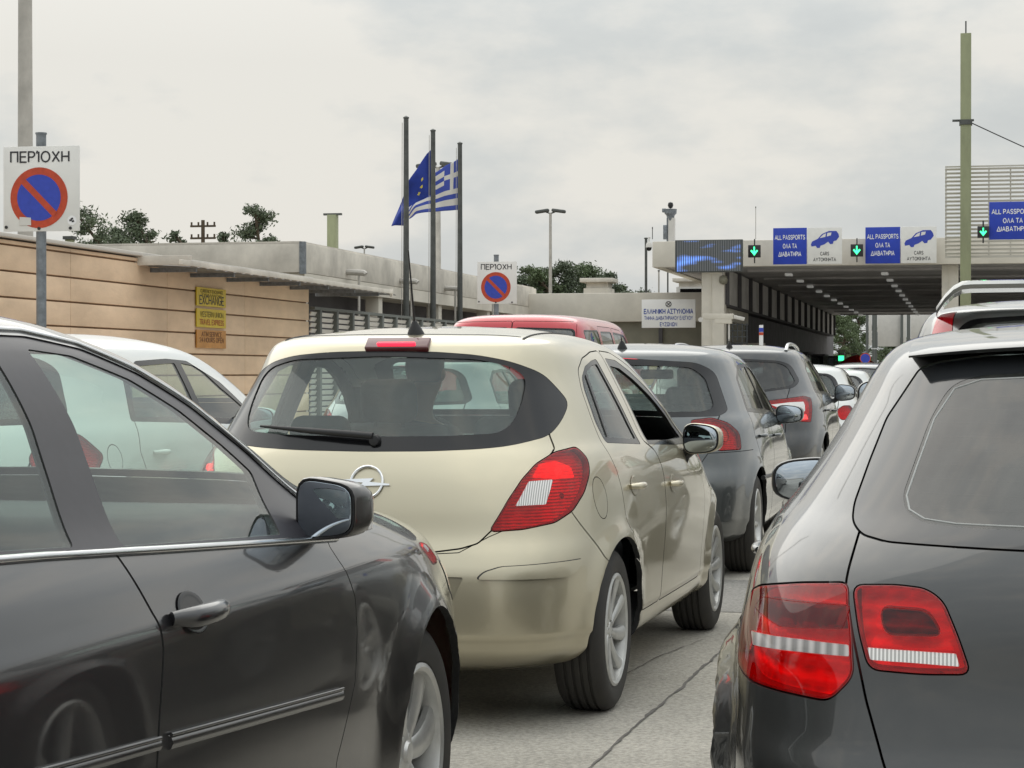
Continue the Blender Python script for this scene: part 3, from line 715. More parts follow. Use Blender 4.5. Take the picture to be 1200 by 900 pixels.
mx2 = N(t, 'ShaderNodeMix', _data_type='RGBA', _blend_type='MULTIPLY'); mx2.inputs[0].default_value = 1; t.links.new(mx.outputs[2], mx2.inputs[6]); t.links.new(r3.outputs[0], mx2.inputs[7]); t.links.new(mx2.outputs[2], b.inputs['Base Color'])
bp = N(t, 'ShaderNodeBump', Strength=.5, Distance=.006); t.links.new(fine.outputs[0], bp.inputs['Height']); t.links.new(bp.outputs[0], b.inputs['Normal'])
M['asphalt'] = m
M['dirt'] = noisy(mat('ground_dirt', (.16, .14, .10), .95), .3, .4)
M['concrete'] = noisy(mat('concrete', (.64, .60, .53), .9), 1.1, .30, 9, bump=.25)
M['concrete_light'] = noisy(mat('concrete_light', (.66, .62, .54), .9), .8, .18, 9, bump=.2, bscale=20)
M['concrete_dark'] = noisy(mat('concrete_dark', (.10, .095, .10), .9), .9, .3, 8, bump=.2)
M['ceiling'] = noisy(mat('canopy_ceiling', (.50, .48, .48), .9), .5, .35)
M['stone'] = noisy(mat('tan_stone', (.72, .54, .37), .85), 1.6, .22, 9, bump=.35, bscale=30, stretch=(1, .45, 1))
M['joint'] = noisy(mat('stone_joint', (.30, .20, .125), .95), 4, .3)
M['coping'] = mat('coping', (.55, .52, .47), .8)
M['steel'] = noisy(mat('galvanised_steel', (.22, .24, .26), .5, .5), 14, .35, bump=.1)
M['pole_grey'] = noisy(mat('pole_grey', (.085, .09, .085), .55, .2), 6, .3)
M['pole_light'] = noisy(mat('pole_light', (.46, .44, .40), .6, .1), 3, .2)
M['mast_green'] = noisy(mat('mast_green', (.27, .29, .17), .6), 2.5, .25, stretch=(1, 1, .25))
M['corrugated'] = noisy(mat('corrugated_sheet', (.17, .165, .16), .6, .3), 2, .3)
M['white_sheet'] = noisy(mat('white_sheet', (.62, .60, .56), .5), 3, .08)
M['sign_white'] = noisy(mat('sign_white', (.74, .73, .70), .4), 3, .07)
M['sign_panel_blue'] = noisy(mat('sign_panel_blue', (.012, .045, .42), .35), 4, .12)
M['letter_white'] = mat('letter_white', (.80, .80, .80), .5)
M['letter_black'] = mat('letter_black', (.025, .025, .03), .5)
M['letter_blue'] = mat('letter_blue', (.02, .06, .34), .5)
M['sign_red'] = noisy(mat('sign_red', (.50, .060, .020), .4), 20, .2)
M['disc_blue'] = noisy(mat('disc_blue', (.030, .060, .42), .4), 20, .12)
M['sign_yellow'] = noisy(mat('sign_yellow', (.62, .46, .03), .45), 5, .15)
M['sign_orange'] = noisy(mat('sign_orange', (.50, .23, .045), .45), 5, .25)
M['shutter'] = noisy(mat('olive_shutter', (.22, .21, .16), .6), 2, .15)
M['slat'] = mat('slat', (.50, .48, .42), .6)
M['fence_grey'] = mat('fence_grey', (.13, .14, .13), .55, .2)
M['leaf_dark'] = noisy(mat('leaf_dark', (.105, .135, .08), .7), .9, .45)
M['leaf_mid'] = noisy(mat('leaf_mid', (.11, .15, .07), .7), .9, .45)
M['bark'] = noisy(mat('bark', (.10, .075, .05), .95), 8, .4, bump=.4)
M['green_light'] = mat('green_light', (.02, .6, .15), .4, emit=(.05, 1, .35), es=1.6)
bm_ = MB(); bm_.box((0, 300, -.05), (1600, 1800, .1)); struct(bm_.build('ground', M['dirt']))
def sheet(name, x0, x1, y0, y1, z, m):
    me = bpy.data.meshes.new(name); me.from_pydata([(x0, y0, z), (x1, y0, z), (x1, y1, z), (x0, y1, z)], [], [(0, 1, 2, 3)]); me.materials.append(m); return new_obj(name, me)
struct(sheet('road', -9.2, 40, -40, 200, .004, M['asphalt']))
# cracked lane joint and patches
M['crack'] = noisy(mat('crack_tar', (.14, .132, .12), .9), 20, .3)
random.seed(3)
def crack(name, pts, w):
    P = []
    for a, b in zip(pts, pts[1:]):
        n_ = max(2, int((Vector(b) - Vector(a)).length / .06))
        for k in range(n_): P.append(Vector(a).lerp(Vector(b), k / n_))
    bm = bmesh.new(); prev = None; off_ = 0
    for p in P:
        off_ = off_ * .85 + random.uniform(-.005, .005); ww = w * random.uniform(.35, 1.6)
        a = bm.verts.new((p.x + off_ - ww, p.y, .0085)); b = bm.verts.new((p.x + off_ + ww, p.y, .0085))
        if prev: bm.faces.new((prev[0], prev[1], b, a))
        prev = (a, b)
    me = bpy.data.meshes.new(name); bm.to_mesh(me); bm.free(); me.materials.append(M['crack']); return struct(new_obj(name, me))
crack('road_joint', [(-1.24, 2), (-1.17, 7), (-1.06, 10), (-1.02, 16), (-1.0, 60)], .0055)
crack('road_crack', [(-1.5, 7.6), (-1.35, 9.0), (-1.2, 9.8)], .002)
pm = noisy(mat('asphalt_patch', (.27, .26, .24), .9), 60, .45, 6, bump=.3)
struct(sheet('road_patch', -1.75, -1.03, 10.9, 12.6, .0065, pm))
mb = MB(); mb.box((-9.15, 60, .065), (.2, 200, .13), None, .02, 2); struct(mb.build('kerb', M['concrete']))
struct(sheet('pavement', -11.0, -9.25, -40, 160, .12, M['concrete']))

# tan stone wall of the exchange building
bld = empty('exchange_building', (-12.3, 22, 0)); U0, V0, V1 = -11.0, 8.0, 33.6
mb = MB(); mb.box((U0 - 1.33 + 12.3, (V0 + V1) / 2 - 22, 1.42), (2.60, V1 - V0 - .06, 2.84)); mb.build('wall_core', M['joint'], bld)
mb = MB(); zc = .02; k = 0
while zc < 2.86:
    hgt = min(.305, 2.865 - zc); y = V0
    while y < V1 - .05:
        w_ = min(3.2, V1 - y); mb.box((U0 + 12.3 - .02, y + w_ / 2 - 22, zc + (hgt - .018) / 2), (.06, w_ - .006, hgt - .018), None, .010, 2); y += w_
    mb.box((U0 + 12.3 - 1.30, V1 - 22, zc + (hgt - .018) / 2), (2.60, .06, hgt - .018), None, .010, 2)
    zc += .309; k += 1
mb.build('stone_courses', M['stone'], bld)
mb = MB(); mb.box((U0 + 12.3 - 1.28, (V0 + V1) / 2 - 22, 2.895), (2.72, V1 - V0 + .1, .05), None, .01); mb.build('coping', M['coping'], bld)
tag(bld, 'long tan stone exchange building with dark horizontal joints, left of the lanes', 'building')
def wall_sign(px0, px1, py0, py1, m, name, label, lines, grp):
    a = uv(px0, u=U0 + .02); b_ = uv(px1, u=U0 + .02); Zm = (a[1] + b_[1]) / 2 / math.cos(R(YAW)) * 1.0
    yc = (a[1] + b_[1]) / 2; Zc = -U0 * -math.sin(R(YAW)) * -1 + yc * math.cos(R(YAW)); Zc = -(U0) * math.sin(R(YAW)) + yc * math.cos(R(YAW))
    z1 = EYE + (437 - py0) * Zc / FPX; z0 = EYE + (437 - py1) * Zc / FPX; w_ = b_[1] - a[1]
    r = empty(name, (U0 + .035, yc, (z0 + z1) / 2), R(90)); mb = MB(); mb.box((0, 0, 0), (w_, .02, z1 - z0)); mb.build('sign_board', m, r)
    for txt, sz, dz, wd_, mm in lines: writing('writing', txt, sz, mm, r, (0, -.0125, dz), wd_ * w_)
    tag(r, label, 'sign', grp)
mbk = mat('letter_brown', (.16, .07, .03), .6); mrd = mat('letter_red', (.35, .05, .03), .6); mgn = mat('letter_olive', (.16, .13, .03), .6)
g_ = 'yellow signs on the tan stone wall'
wall_sign(229, 263, 338, 359.5, M['sign_yellow'], 'wall_sign', 'top yellow sign on the tan wall reading EXCHANGE', [('EXCHANGE', .16, -.045, .84, M['letter_black']), ('CURRENCY EXCHANGE', .06, .085, .78, mgn), ('ΣΥΝΑΛΛΑΓΜΑ', .05, .03, .7, mgn)], g_)
wall_sign(229, 263, 362.5, 384, M['sign_yellow'], 'wall_sign', 'middle yellow sign on the tan wall reading WESTERN UNION', [('WESTERN UNION', .10, .055, .8, mgn), ('TRAVEL EXPRESS', .10, -.06, .84, mrd)], g_)
wall_sign(229, 263, 387, 408, M['sign_orange'], 'wall_sign', 'lowest, orange sign on the tan wall below the yellow ones', [('ATM SERVICE', .09, .07, .7, mbk), ('24 HOURS OPEN', .09, -.015, .84, mbk)], g_)
# corrugated awning over the wall
aw = empty('wall_awning', (-10.9, 31, 2.75)); mb = MB(); n = 58; bm = mb.bm; V = []
for j in range(n + 1):
    y = 26.2 - 31 + 10.4 * j / n; z = .006 if j % 2 else -.006; V.append([bm.verts.new((x, y, z + dz + s_)) for x, s_ in ((-.62, .03), (.62, -.03)) for dz in (.0, .012)])
for a, b_ in zip(V, V[1:]):
    for i, j in ((0, 2), (2, 3), (3, 1), (1, 0)): bm.faces.new((a[i], a[j], b_[j], b_[i]))
bm.faces.new((V[0][0], V[0][2], V[0][3], V[0][1])); bm.faces.new((V[-1][0], V[-1][1], V[-1][3], V[-1][2]))
mb.build('roof_sheet', M['corrugated'], aw, 20)
mb = MB(); mb.box((0, -4.84, .06), (1.35, .05, .13), None, .006); mb.box((.66, 0, .015), (.04, 10.4, .07), None, .006); mb.box((.64, 5.22, .0), (.05, .05, .16)); mb.build('fascia', M['concrete'], aw)
for k in range(7):
    mb = MB(); mb.box((-.02, -4.4 + 1.5 * k, -.05), (1.2, .05, .06)); mb.build('bracket', M['steel'], aw)
tag(aw, 'grey corrugated awning running along the top of the tan stone wall', 'awning')
# flat-roofed concrete building behind it
fb = empty('flat_roofed_building', (-14, 42.4, 0)); mb = MB()
mb.box((-13, 12.4, 3.78), (26, 24.8, .64), None, .015); mb.box((-13, 12.3, 4.12), (25.9, 24.6, .04)); mb.build('roof', M['concrete'], fb)
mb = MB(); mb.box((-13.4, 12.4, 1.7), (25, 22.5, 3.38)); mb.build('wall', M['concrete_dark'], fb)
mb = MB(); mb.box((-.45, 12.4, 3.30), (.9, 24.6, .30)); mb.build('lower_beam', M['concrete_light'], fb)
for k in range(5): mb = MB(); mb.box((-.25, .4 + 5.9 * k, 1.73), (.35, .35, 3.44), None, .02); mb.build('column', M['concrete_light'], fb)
for k in range(4):
    y = 3.2 + 4.6 * k; mb = MB(); mb.tube([(-.05, y, 3.62), (.42, y, 3.60), (.46, y, 3.56)], .07, 8); mb.tube([(.30, y, 3.56), (.30, y, 2.6)], .03, 6); mb.build('drain_spout', M['pole_light'], fb)
mb = MB(); mb.box((-.02, .04, 3.78), (.12, .12, .70)); mb.build('corner_pipe', M['steel'], fb)
tag(fb, 'long flat-roofed concrete building with drain spouts behind the awning', 'building')
# louvred fence along the pavement
fe = empty('louvred_fence', (-11, 33.8, 0)); ln = 24
for k in range(24): mb = MB(); mb.box((0, .35 + k * .98, 1.2), (.11, .11, 2.4), None, .008); mb.build('fence_post', M['fence_grey'], fe)
mb = MB()
for k in range(22): mb.box((-.03, ln / 2, .25 + k * .098), (.02, ln, .07), Matrix.Rotation(R(28), 3, 'Y'))
mb.build('louvres', M['white_sheet'], fe); mb = MB(); mb.box((0, ln / 2, 2.40), (.10, ln, .05)); mb.box((0, ln / 2, .14), (.16, ln, .3)); mb.build('rail', M['fence_grey'], fe)
tag(fe, 'grey louvred fence running along the pavement beyond the tan wall', 'fence')

# canopy over the booths
VC = 63.0
cp = empty('border_canopy', (0, VC, 0))
mb = MB(); mb.box((2.35, .15, 4.955), (23.6, .30, .80), None, .015); mb.box((-9.30, 13, 4.955), (.3, 25.4, .8), None, .015); mb.build('fascia', M['concrete_light'], cp)
mb = MB(); mb.box((2.45, 27.9, 4.90), (23.2, 55.2, .62)); mb.build('ceiling', M['ceiling'], cp)
mb = MB()
for k in range(10): mb.box((3.2, 3 + 5.6 * k, 4.56), (20, .30, .07))
mb.build('ceiling_beams', M['ceiling'], cp)
def column(x, y, w_, d, h_, m=None, name='column'):
    mb = MB(); mb.box((x, y, h_ / 2), (w_, d, h_), None, .02); mb.box((x - w_ * .08, y - d / 2 - .012, h_ / 2), (.03, .03, h_)); return mb.build(name, m or M['concrete_light'], cp)
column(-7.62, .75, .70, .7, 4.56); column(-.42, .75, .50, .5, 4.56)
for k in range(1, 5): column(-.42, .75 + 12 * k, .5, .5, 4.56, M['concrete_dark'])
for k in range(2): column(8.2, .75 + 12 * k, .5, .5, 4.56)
mb = MB()
for k in range(15): mb.box((-7.35, 2.6 + 3.6 * k, 3.98), (.16, 3.38, 1.10), None, .012)
mb.build('side_panels', noisy(mat('side_panel_grey', (.60, .58, .56), .8), 1.2, .25), cp)
mb = MB()
for k in range(16): mb.box((-7.30, .8 + 3.6 * k, 3.98), (.30, .12, 1.14))
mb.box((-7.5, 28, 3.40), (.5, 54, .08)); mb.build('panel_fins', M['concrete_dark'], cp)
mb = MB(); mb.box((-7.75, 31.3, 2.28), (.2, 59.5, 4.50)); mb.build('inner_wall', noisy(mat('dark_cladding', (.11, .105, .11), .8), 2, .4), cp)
for rr, u_ in enumerate((-5.62, -2.52)):
    for k in range(11):
        mb = MB(); mb.box((u_, 4.6 + 4.75 * k, 4.50), (.22, .55, .08), None, .01); mb.build('ceiling_lamp', mat('lamp_white', (.7, .7, .68), .4, emit=(.9, .9, .85), es=.10) if 'lamp_white' not in bpy.data.materials else bpy.data.materials['lamp_white'], cp)
tag(cp, 'wide flat concrete canopy with two rows of ceiling lamps over the border lanes', 'canopy')
# booths under the left side of the canopy
for k in range(5):
    bt = empty('passport_booth', (-6.95, VC + 4.5 + 10.5 * k, 0)); mb = MB(); mb.box((0, 0, .5), (.95, 2.6, 1.0), None, .02); mb.build('base', M['shutter'], bt)
    mb = MB(); mb.box((0, 0, 1.55), (.9, 2.5, 1.06)); mb.build('window', M['glass_dark'], bt)
    mb = MB(); mb.box((0, 0, 2.12), (1.05, 2.8, .10), None, .02)
    for sx in (-1, 1):
        for sy in (-1, 0, 1): mb.box((sx * .46, sy * 1.24, 1.54), (.05, .06, 1.1))
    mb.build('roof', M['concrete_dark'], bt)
    tag(bt, ['nearest', 'second', 'third', 'fourth', 'farthest'][k] + ' dark passport booth along the left wall under the canopy', 'booth', 'booths under the canopy')
p_ = uv(853, Z=66.5); g1 = empty('security_grille', (p_[0], p_[1], 0)); mb = MB()
for k in range(9): mb.box((-.62 + k * .155, 0, 2.25), (.03, .03, 1.3))
for k in range(7): mb.box((0, 0, 1.65 + k * .2), (1.3, .035, .03))
mb.build('grille_bars', M['steel'], g1); tag(g1, 'dark barred grille beside the left canopy column', 'grille')
p_ = uv(884, Z=70); g1 = empty('shutter_box', (p_[0], p_[1], 0)); mb = MB(); mb.box((0, 0, 1.3), (.72, .5, 2.0), None, .02); mb.build('box', M['concrete'], g1); mb = MB(); mb.box((0, -.26, 1.95), (.62, .03, .10)); mb.build('panel_strip', M['concrete_dark'], g1)
tag(g1, 'pale grey cabinet under the canopy behind the red and white post', 'cabinet')

# passport office wing left of the canopy
of = empty('passport_office', (-13, 66, 0)); x0 = uv(330, Z=70)[0]; 
mb = MB(); mb.box((-3.0, 3, 3.42), (17.2, 6, .94), None, .02); mb.build('parapet', M['concrete_light'], of)
mb = MB(); mb.box((-3.0, 3.1, 2.52), (17.0, 5.7, .86)); mb.build('shutter_band', M['shutter'], of)
mb = MB(); mb.box((-3.0, 3, 1.05), (17.1, 5.9, 2.08), None, .01); mb.build('lower_wall', M['stone'], of)
for k in range(9): mb = MB(); mb.box((-11 + 2.05 * k, .17, 2.52), (.12, .1, .85)); mb.build('window_post', M['concrete_dark'], of)
tag(of, 'pale passport office wing with olive shutters left of the canopy', 'building')
# hut on its roof, vent house beyond
def hut(px0, px1, py0, py1, Z, name, label, m1, cap=True):
    a = uv(px0, Z=Z); b_ = uv(px1, Z=Z); zt = EYE + (437 - py0) * Z / FPX; r = empty(name, ((a[0] + b_[0]) / 2, (a[1] + b_[1]) / 2, 0)); w_ = b_[0] - a[0]
    mb = MB(); mb.box((0, 0, zt / 2 - .2), (w_ * .8, w_ * .8, zt - .4), None, .02); mb.build('wall', m1, r)
    mb = MB(); mb.box((0, 0, zt - .10), (w_, w_, .16), None, .02); mb.box((0, 0, zt - .28), (w_ * .66, w_ * .66, .3)); mb.build('roof', M['concrete'], r)
    tag(r, label, 'hut'); return r
hut(682, 722, 326, 350, 78, 'vent_house', 'small square concrete vent house with a capped roof behind the office wall', M['concrete_light'])
h2 = hut(790, 830, 326, 350, 90, 'roof_hut', 'pale rooftop hut with a dark opening seen under the canopy edge', M['white_sheet'])
mb = MB(); mb.box((.1, -.66, 4.6), (1.0, .04, .7)); mb.build('opening', M['void'], h2)
# police sign
a = uv(751, Z=65.2); b_ = uv(816, Z=65.2); ps = empty('police_sign', ((a[0] + b_[0]) / 2, (a[1] + b_[1]) / 2 - .0, EYE + (437 - 367.5) * 65.2 / FPX)); w_ = b_[0] - a[0]
mb = MB(); mb.box((0, 0, 0), (w_, .05, .90), None, .008); mb.build('sign_board', mat('police_sign_white', (.88, .87, .85), .4), ps)
writing('writing', 'ΕΛΛΗΝΙΚΗ ΑΣΤΥΝΟΜΙΑ', .19, M['letter_blue'], ps, (0, -.03, .07), w_ * .92, .03); writing('writing', 'ΤΜΗΜΑ ΔΙΑΒΑΤΗΡΙΑΚΟΥ ΕΛΕΓΧΟΥ', .15, M['letter_blue'], ps, (0, -.03, -.14), w_ * .90, .01); writing('writing', 'ΕΥΖΩΝΩΝ', .15, M['letter_blue'], ps, (0, -.03, -.34), w_ * .32, .02)
mb = MB(); c_ = Vector((0, -.03, .30)); mb.tube([c_ + Vector((math.cos(q) * .085, 0, math.sin(q) * .085)) for q in [2 * math.pi * i / 20 for i in range(20)]], .012, 6, closed=True); mb.tube([c_ + Vector((-.05, 0, -.05)), c_ + Vector((.05, 0, .05))], .012, 6); mb.tube([c_ + Vector((.05, 0, -.05)), c_ + Vector((-.05, 0, .05))], .012, 6); mb.build('emblem', M['letter_black'], ps)
tag(ps, 'white police sign with three lines of blue Greek lettering beside the canopy column', 'sign')

# lane signs on the fascia
def lane_sign(px0, px1, py0, py1, Z, label, car_part=True, px2=None, name='lane_sign'):
    a = uv(px0, Z=Z); b_ = uv(px1, Z=Z); zc = EYE + (437 - (py0 + py1) / 2) * Z / FPX; h_ = (py1 - py0) * Z / FPX; w_ = (b_[0] - a[0]); y_ = a[1]
    r = empty(name, (a[0], y_, zc)); mb = MB(); mb.box((w_ / 2, 0, 0), (w_, .06, h_), None, .006); mb.build('blue_panel', M['sign_panel_blue'], r)
    for tx, dz, ww in (('ALL PASSPORTS', .24, .90), ('ΟΛΑ ΤΑ', 0, .42), ('ΔΙΑΒΑΤΗΡΙΑ', -.22, .68)): writing('writing', tx, h_ * .155, M['letter_white'], r, (w_ / 2, -.033, dz * h_), ww * w_, .015)
    if car_part:
        w2 = w_ * 1.02; mb = MB(); mb.box((w_ + w2 / 2 + .02, .0, .0), (w2, .06, h_), None, .006); mb.build('white_panel', M['sign_white'], r)
        writing('writing', 'CARS', h_ * .12, M['letter_black'], r, (w_ + w2 * .52, -.033, -.22 * h_), w2 * .26, .01); writing('writing', 'ΑΥΤΟΚΙΝΗΤΑ', h_ * .12, M['letter_black'], r, (w_ + w2 * .52, -.033, -.38 * h_), w2 * .66, .01)
        pic = [(.10, .02), (.14, .10), (.30, .17), (.42, .30), (.62, .38), (.84, .38), (.90, .30), (.92, .22), (.84, .12), (.76, .10), (.74, .03), (.66, .02), (.60, .09), (.50, .02), (.38, -.02), (.36, -.08), (.28, -.08), (.24, -.02), (.12, -.04)]
        mb = MB(); mb.prism([(x * w2, z * h_ + .02) for x, z in pic], .031, .036, Matrix.Translation((w_ + .02, 0, 0)) @ Matrix.Rotation(R(90), 4, 'X')); mb.build('car_symbol', M['disc_blue'], r)
        mb = MB(); mb.prism([(x * w2, z * h_ + .02) for x, z in [(.36, .19), (.45, .28), (.54, .32), (.52, .22)]], .0355, .0385, Matrix.Translation((w_ + .02, 0, 0)) @ Matrix.Rotation(R(90), 4, 'X')); mb.prism([(x * w2, z * h_ + .02) for x, z in [(.56, .23), (.58, .33), (.70, .34), (.68, .26)]], .0355, .0385, Matrix.Translation((w_ + .02, 0, 0)) @ Matrix.Rotation(R(90), 4, 'X')); mb.build('car_symbol_window', M['sign_white'], r)
    tag(r, label, 'sign', 'lane signs over the queue'); return r
lane_sign(906, 946, 267.5, 310, 61.3, 'left of the two blue and white lane signs on the canopy edge')
lane_sign(1014, 1055, 266.5, 309, 61.8, 'right of the two blue and white lane signs on the canopy edge')
def arrow(px, py, Z, s_, label):
    p = uv(px, Z=Z, py=py); r = empty('arrow_signal', p); mb = MB(); mb.box((0, 0, 0), (s_, .12, s_), None, .01); mb.build('housing', M['black_plastic'], r)
    q = s_ * .36; mb = MB(); A = [(-.16, 1), (.16, 1), (.16, -.1), (.62, .32), (.85, .05), (0, -1), (-.85, .05), (-.62, .32), (-.16, -.1)]
    mb.prism([(x * q, z * q) for x, z in A], .061, .07, Matrix.Rotation(R(90), 4, 'X')); mb.build('lit_arrow', M['green_light'], r)
    mb = MB(); mb.tube([(0, .05, -s_ * .95), (0, .05, s_ * 1.0)], .02, 6); mb.build('bracket', M['black_plastic'], r)
    tag(r, label, 'signal', 'green arrow signals'); return r
arrow(884, 294.5, 61.3, .37, 'green down arrow signal right of the message board'); arrow(1004, 293.5, 61.6, .37, 'green down arrow signal between the two lane signs')
# message board
a = uv(791, Z=61.2); b_ = uv(872, Z=61.2); w_ = b_[0] - a[0]; h_ = 38 * 61.2 / FPX; ms = empty('message_board', ((a[0] + b_[0]) / 2, a[1], EYE + (437 - 300.5) * 61.2 / FPX))
mb = MB(); mb.box((0, .08, 0), (w_, .16, h_), None, .01); mb.build('cabinet', M['pole_grey'], ms)
m = mat('led_face', (.10, .105, .115), .5); t = m.node_tree; b = t.nodes['Principled BSDF']; tcn = N(t, 'ShaderNodeTexCoord'); mpn = N(t, 'ShaderNodeMapping'); mpn.inputs['Rotation'].default_value = (0, R(-22), 0); mpn.inputs['Scale'].default_value = (.55, 1, 2.1)
t.links.new(tcn.outputs['Object'], mpn.inputs[0]); nn = N(t, 'ShaderNodeTexNoise', Scale=1.5, Detail=2.0); t.links.new(mpn.outputs[0], nn.inputs[0]); wv = N(t, 'ShaderNodeTexWave', Scale=4.6, Distortion=0.0); t.links.new(tcn.outputs['Object'], wv.inputs[0])
mr = N(t, 'ShaderNodeMapRange'); mr.inputs[1].default_value = .52; mr.inputs[2].default_value = .68; t.links.new(nn.outputs[0], mr.inputs[0]); mu = N(t, 'ShaderNodeMath', _operation='MULTIPLY'); t.links.new(mr.outputs[0], mu.inputs[0]); t.links.new(wv.outputs[0], mu.inputs[1])
b.inputs['Emission Color'].default_value = (.10, .28, .95, 1); mu2 = N(t, 'ShaderNodeMath', _operation='MULTIPLY'); mu2.inputs[1].default_value = 1.3; t.links.new(mu.outputs[0], mu2.inputs[0]); t.links.new(mu2.outputs[0], b.inputs['Emission Strength'])
r4 = t.nodes.new('ShaderNodeValToRGB'); r4.color_ramp.elements[0].color = (.05, .055, .06, 1); r4.color_ramp.elements[1].color = (.17, .18, .19, 1); t.links.new(wv.outputs[0], r4.inputs[0]); t.links.new(r4.outputs[0], b.inputs['Base Color'])
mb = MB(); mb.box((0, -.012, 0), (w_ - .08, .02, h_ - .06)); mb.build('led_face', m, ms); tag(ms, 'wide message board with streaks of blue lights above the left canopy column', 'message board')
# louvred screen with the third sign
VS = 50.0
sc_ = empty('louvre_screen', (-.45, VS, 0)); mb = MB(); wS = 5.6
for k in range(22): mb.box((wS / 2, 0, 4.13 + k * .0955), (wS, .03, .048), Matrix.Rotation(R(20), 3, 'X'))
mb.build('slats', M['slat'], sc_); mb = MB()
for k in range(12): mb.box((k * .50 + .02, .035, 5.12), (.03, .04, 2.10))
mb.box((wS / 2, .035, 6.20), (wS, .05, .03)); mb.box((wS / 2, .035, 4.05), (wS, .05, .05)); mb.build('frame', M['slat'], sc_)
for x in (3.2, 5.3): mb = MB(); mb.box((x, .25, 3.1), (.22, .22, 6.2), None, .01); mb.build('post', M['mast_green'], sc_)
tag(sc_, 'pale louvred screen of horizontal slats on the gantry at the right edge', 'screen')
a = uv(1159, Z=49.3); lane_sign(1159, 1214, 237, 281, 46.6, 'blue lane sign hung on the louvred screen at the right edge', False)
arrow(1152, 272, 46.6, .26, 'green down arrow signal on the louvred screen at the right')
ma_ = empty('mast', (.03, VS - .35, 0)); mb = MB(); mb.box((0, 0, 4.65), (.25, .25, 9.3), None, .01); mb.build('shaft', M['mast_green'], ma_); mb = MB(); mb.box((-.06, -.02, 7.25), (.5, .05, .05)); mb.box((.0, 0, 7.2), (.3, .3, .12)); mb.build('bracket', M['pole_grey'], ma_); mb = MB(); mb.tube([(0, 0, 9.3), (0, 0, 9.6)], .02, 6); mb.build('lightning_rod', M['pole_grey'], ma_)
tag(ma_, 'tall square green mast standing in front of the louvred screen', 'mast')
mb = MB(); P0 = Vector((.1, VS - .35, 7.22)); P1 = Vector((9, VS + 2, 4.6)); mb.tube([P0.lerp(P1, i / 16) - Vector((0, 0, .5 * math.sin(math.pi * i / 16))) for i in range(17)], .014, 5); tag(mb.build('overhead_cable', M['black_plastic']), 'thin dark cable running right from the green mast', 'cable')
# flagpoles and flags
def fpole(px, ptop, Z, label):
    p = uv(px, Z=Z, py=ptop); r = empty('flagpole', (p[0], p[1], 0)); mb = MB(); mb.tube([(0, 0, 0), (0, 0, p[2])], [.085, .060], 14); mb.build('pole', M['pole_grey'], r)
    mb = MB(); mb.tube([(-.12, 0, .9), (-.10, 0, p[2] - .1)], .008, 5); mb.build('halyard', M['pole_light'], r); mb = MB(); mb.lathe([(0, p[2] - .02), (.075, p[2]), (.075, p[2] + .03), (0, p[2] + .07)], 12, 'z'); mb.build('finial', M['pole_grey'], r)
    tag(r, label, 'flagpole', 'three flagpoles'); return p
f1 = fpole(476, 139, 50.1, 'tallest and leftmost of the three grey flagpoles'); f2 = fpole(507.5, 154, 52.6, 'middle flagpole carrying the blue European flag'); f3 = fpole(539, 169, 55.7, 'rightmost flagpole carrying the Greek flag')
def cloth(name, rows_, Z, tex, label, dep, thick=.008, seed=1, parts=True):
    """cloth as a grid between photo points: rows_ from hoist to fly, each a list of (px, py)"""
    nu, nv = 40, 30; K = len(rows_); J = len(rows_[0]); me = bpy.data.meshes.new(name); vs_ = []; uvs = []
    def lerp(g, t):
        t = t * (len(g) - 1); i = min(int(t), len(g) - 2); f = t - i; return tuple(a + (b - a) * f for a, b in zip(g[i], g[i + 1]))
    for i in range(nu + 1):
        s1 = i / nu
        for j in range(nv + 1):
            s2 = j / nv; col = [lerp(r_, s2) for r_ in rows_]; p = lerp(col, s1); q = uv(p[0], Z=Z, py=p[1])
            wv_ = dep * s1 ** .7 * (math.sin(s1 * 9 + s2 * 5.0) + .5 * math.sin(s1 * 17 + s2 * 3 + seed)); vs_.append((q[0], q[1] + wv_, q[2])); uvs.append((s1, s2))
    fs = [(i * (nv + 1) + j, (i + 1) * (nv + 1) + j, (i + 1) * (nv + 1) + j + 1, i * (nv + 1) + j + 1) for i in range(nu) for j in range(nv)]
    me.from_pydata(vs_, [], fs); ul = me.uv_layers.new(name='UVMap')
    for l in me.loops: ul.data[l.index].uv = uvs[l.vertex_index]
    me.materials.append(tex[0])
    for mm in tex[1:-1]: me.materials.append(mm)
    for p in me.polygons:
        c = [sum(uvs[v][k] for v in p.vertices) / 4 for k in (0, 1)]; p.material_index = tex[-1](c[0], c[1]); p.use_smooth = True
    o = new_obj(name, me); sol = o.modifiers.new('s', 'SOLIDIFY'); sol.thickness = thick; tag(o, label, 'flag', 'flags'); return o
M['flag_blue'] = noisy(mat('flag_blue', (.012, .035, .26), .8), 6, .2); M['flag_gblue'] = mat('flag_greek_blue', (.045, .075, .36), .8); M['flag_white'] = mat('flag_white', (.62, .60, .56), .8); M['flag_gold'] = mat('flag_gold', (.60, .50, .05), .7)
def greek(a, b):   # a along the fly, b down from the top
    k = int(min(8.99, b * 9))
    if a < .36 and k < 5:
        return 1 if (k == 2 or abs(a - .18) < .036) else 0
    return 0 if k % 2 == 0 else 1
cloth('greek_flag', [[(537.5, 186), (537.5, 246)], [(531, 190), (531, 246.5)], [(522, 194), (521, 247)], [(512, 202), (512, 248)], [(500, 208), (500, 249)], [(488, 222), (488, 251)], [(478, 246), (478, 256.5)]], 55.9, [M['flag_gblue'], M['flag_white'], greek], 'blue and white striped Greek flag hanging from the rightmost pole', .10)
def euro(a, b):
    for k in (4, 5, 6):
        q = 2 * math.pi * k / 12
        if math.hypot((a - .5 - .22 * math.cos(q)) * 1.5, b - .5 - .33 * math.sin(q)) < .045: return 1
    return 0
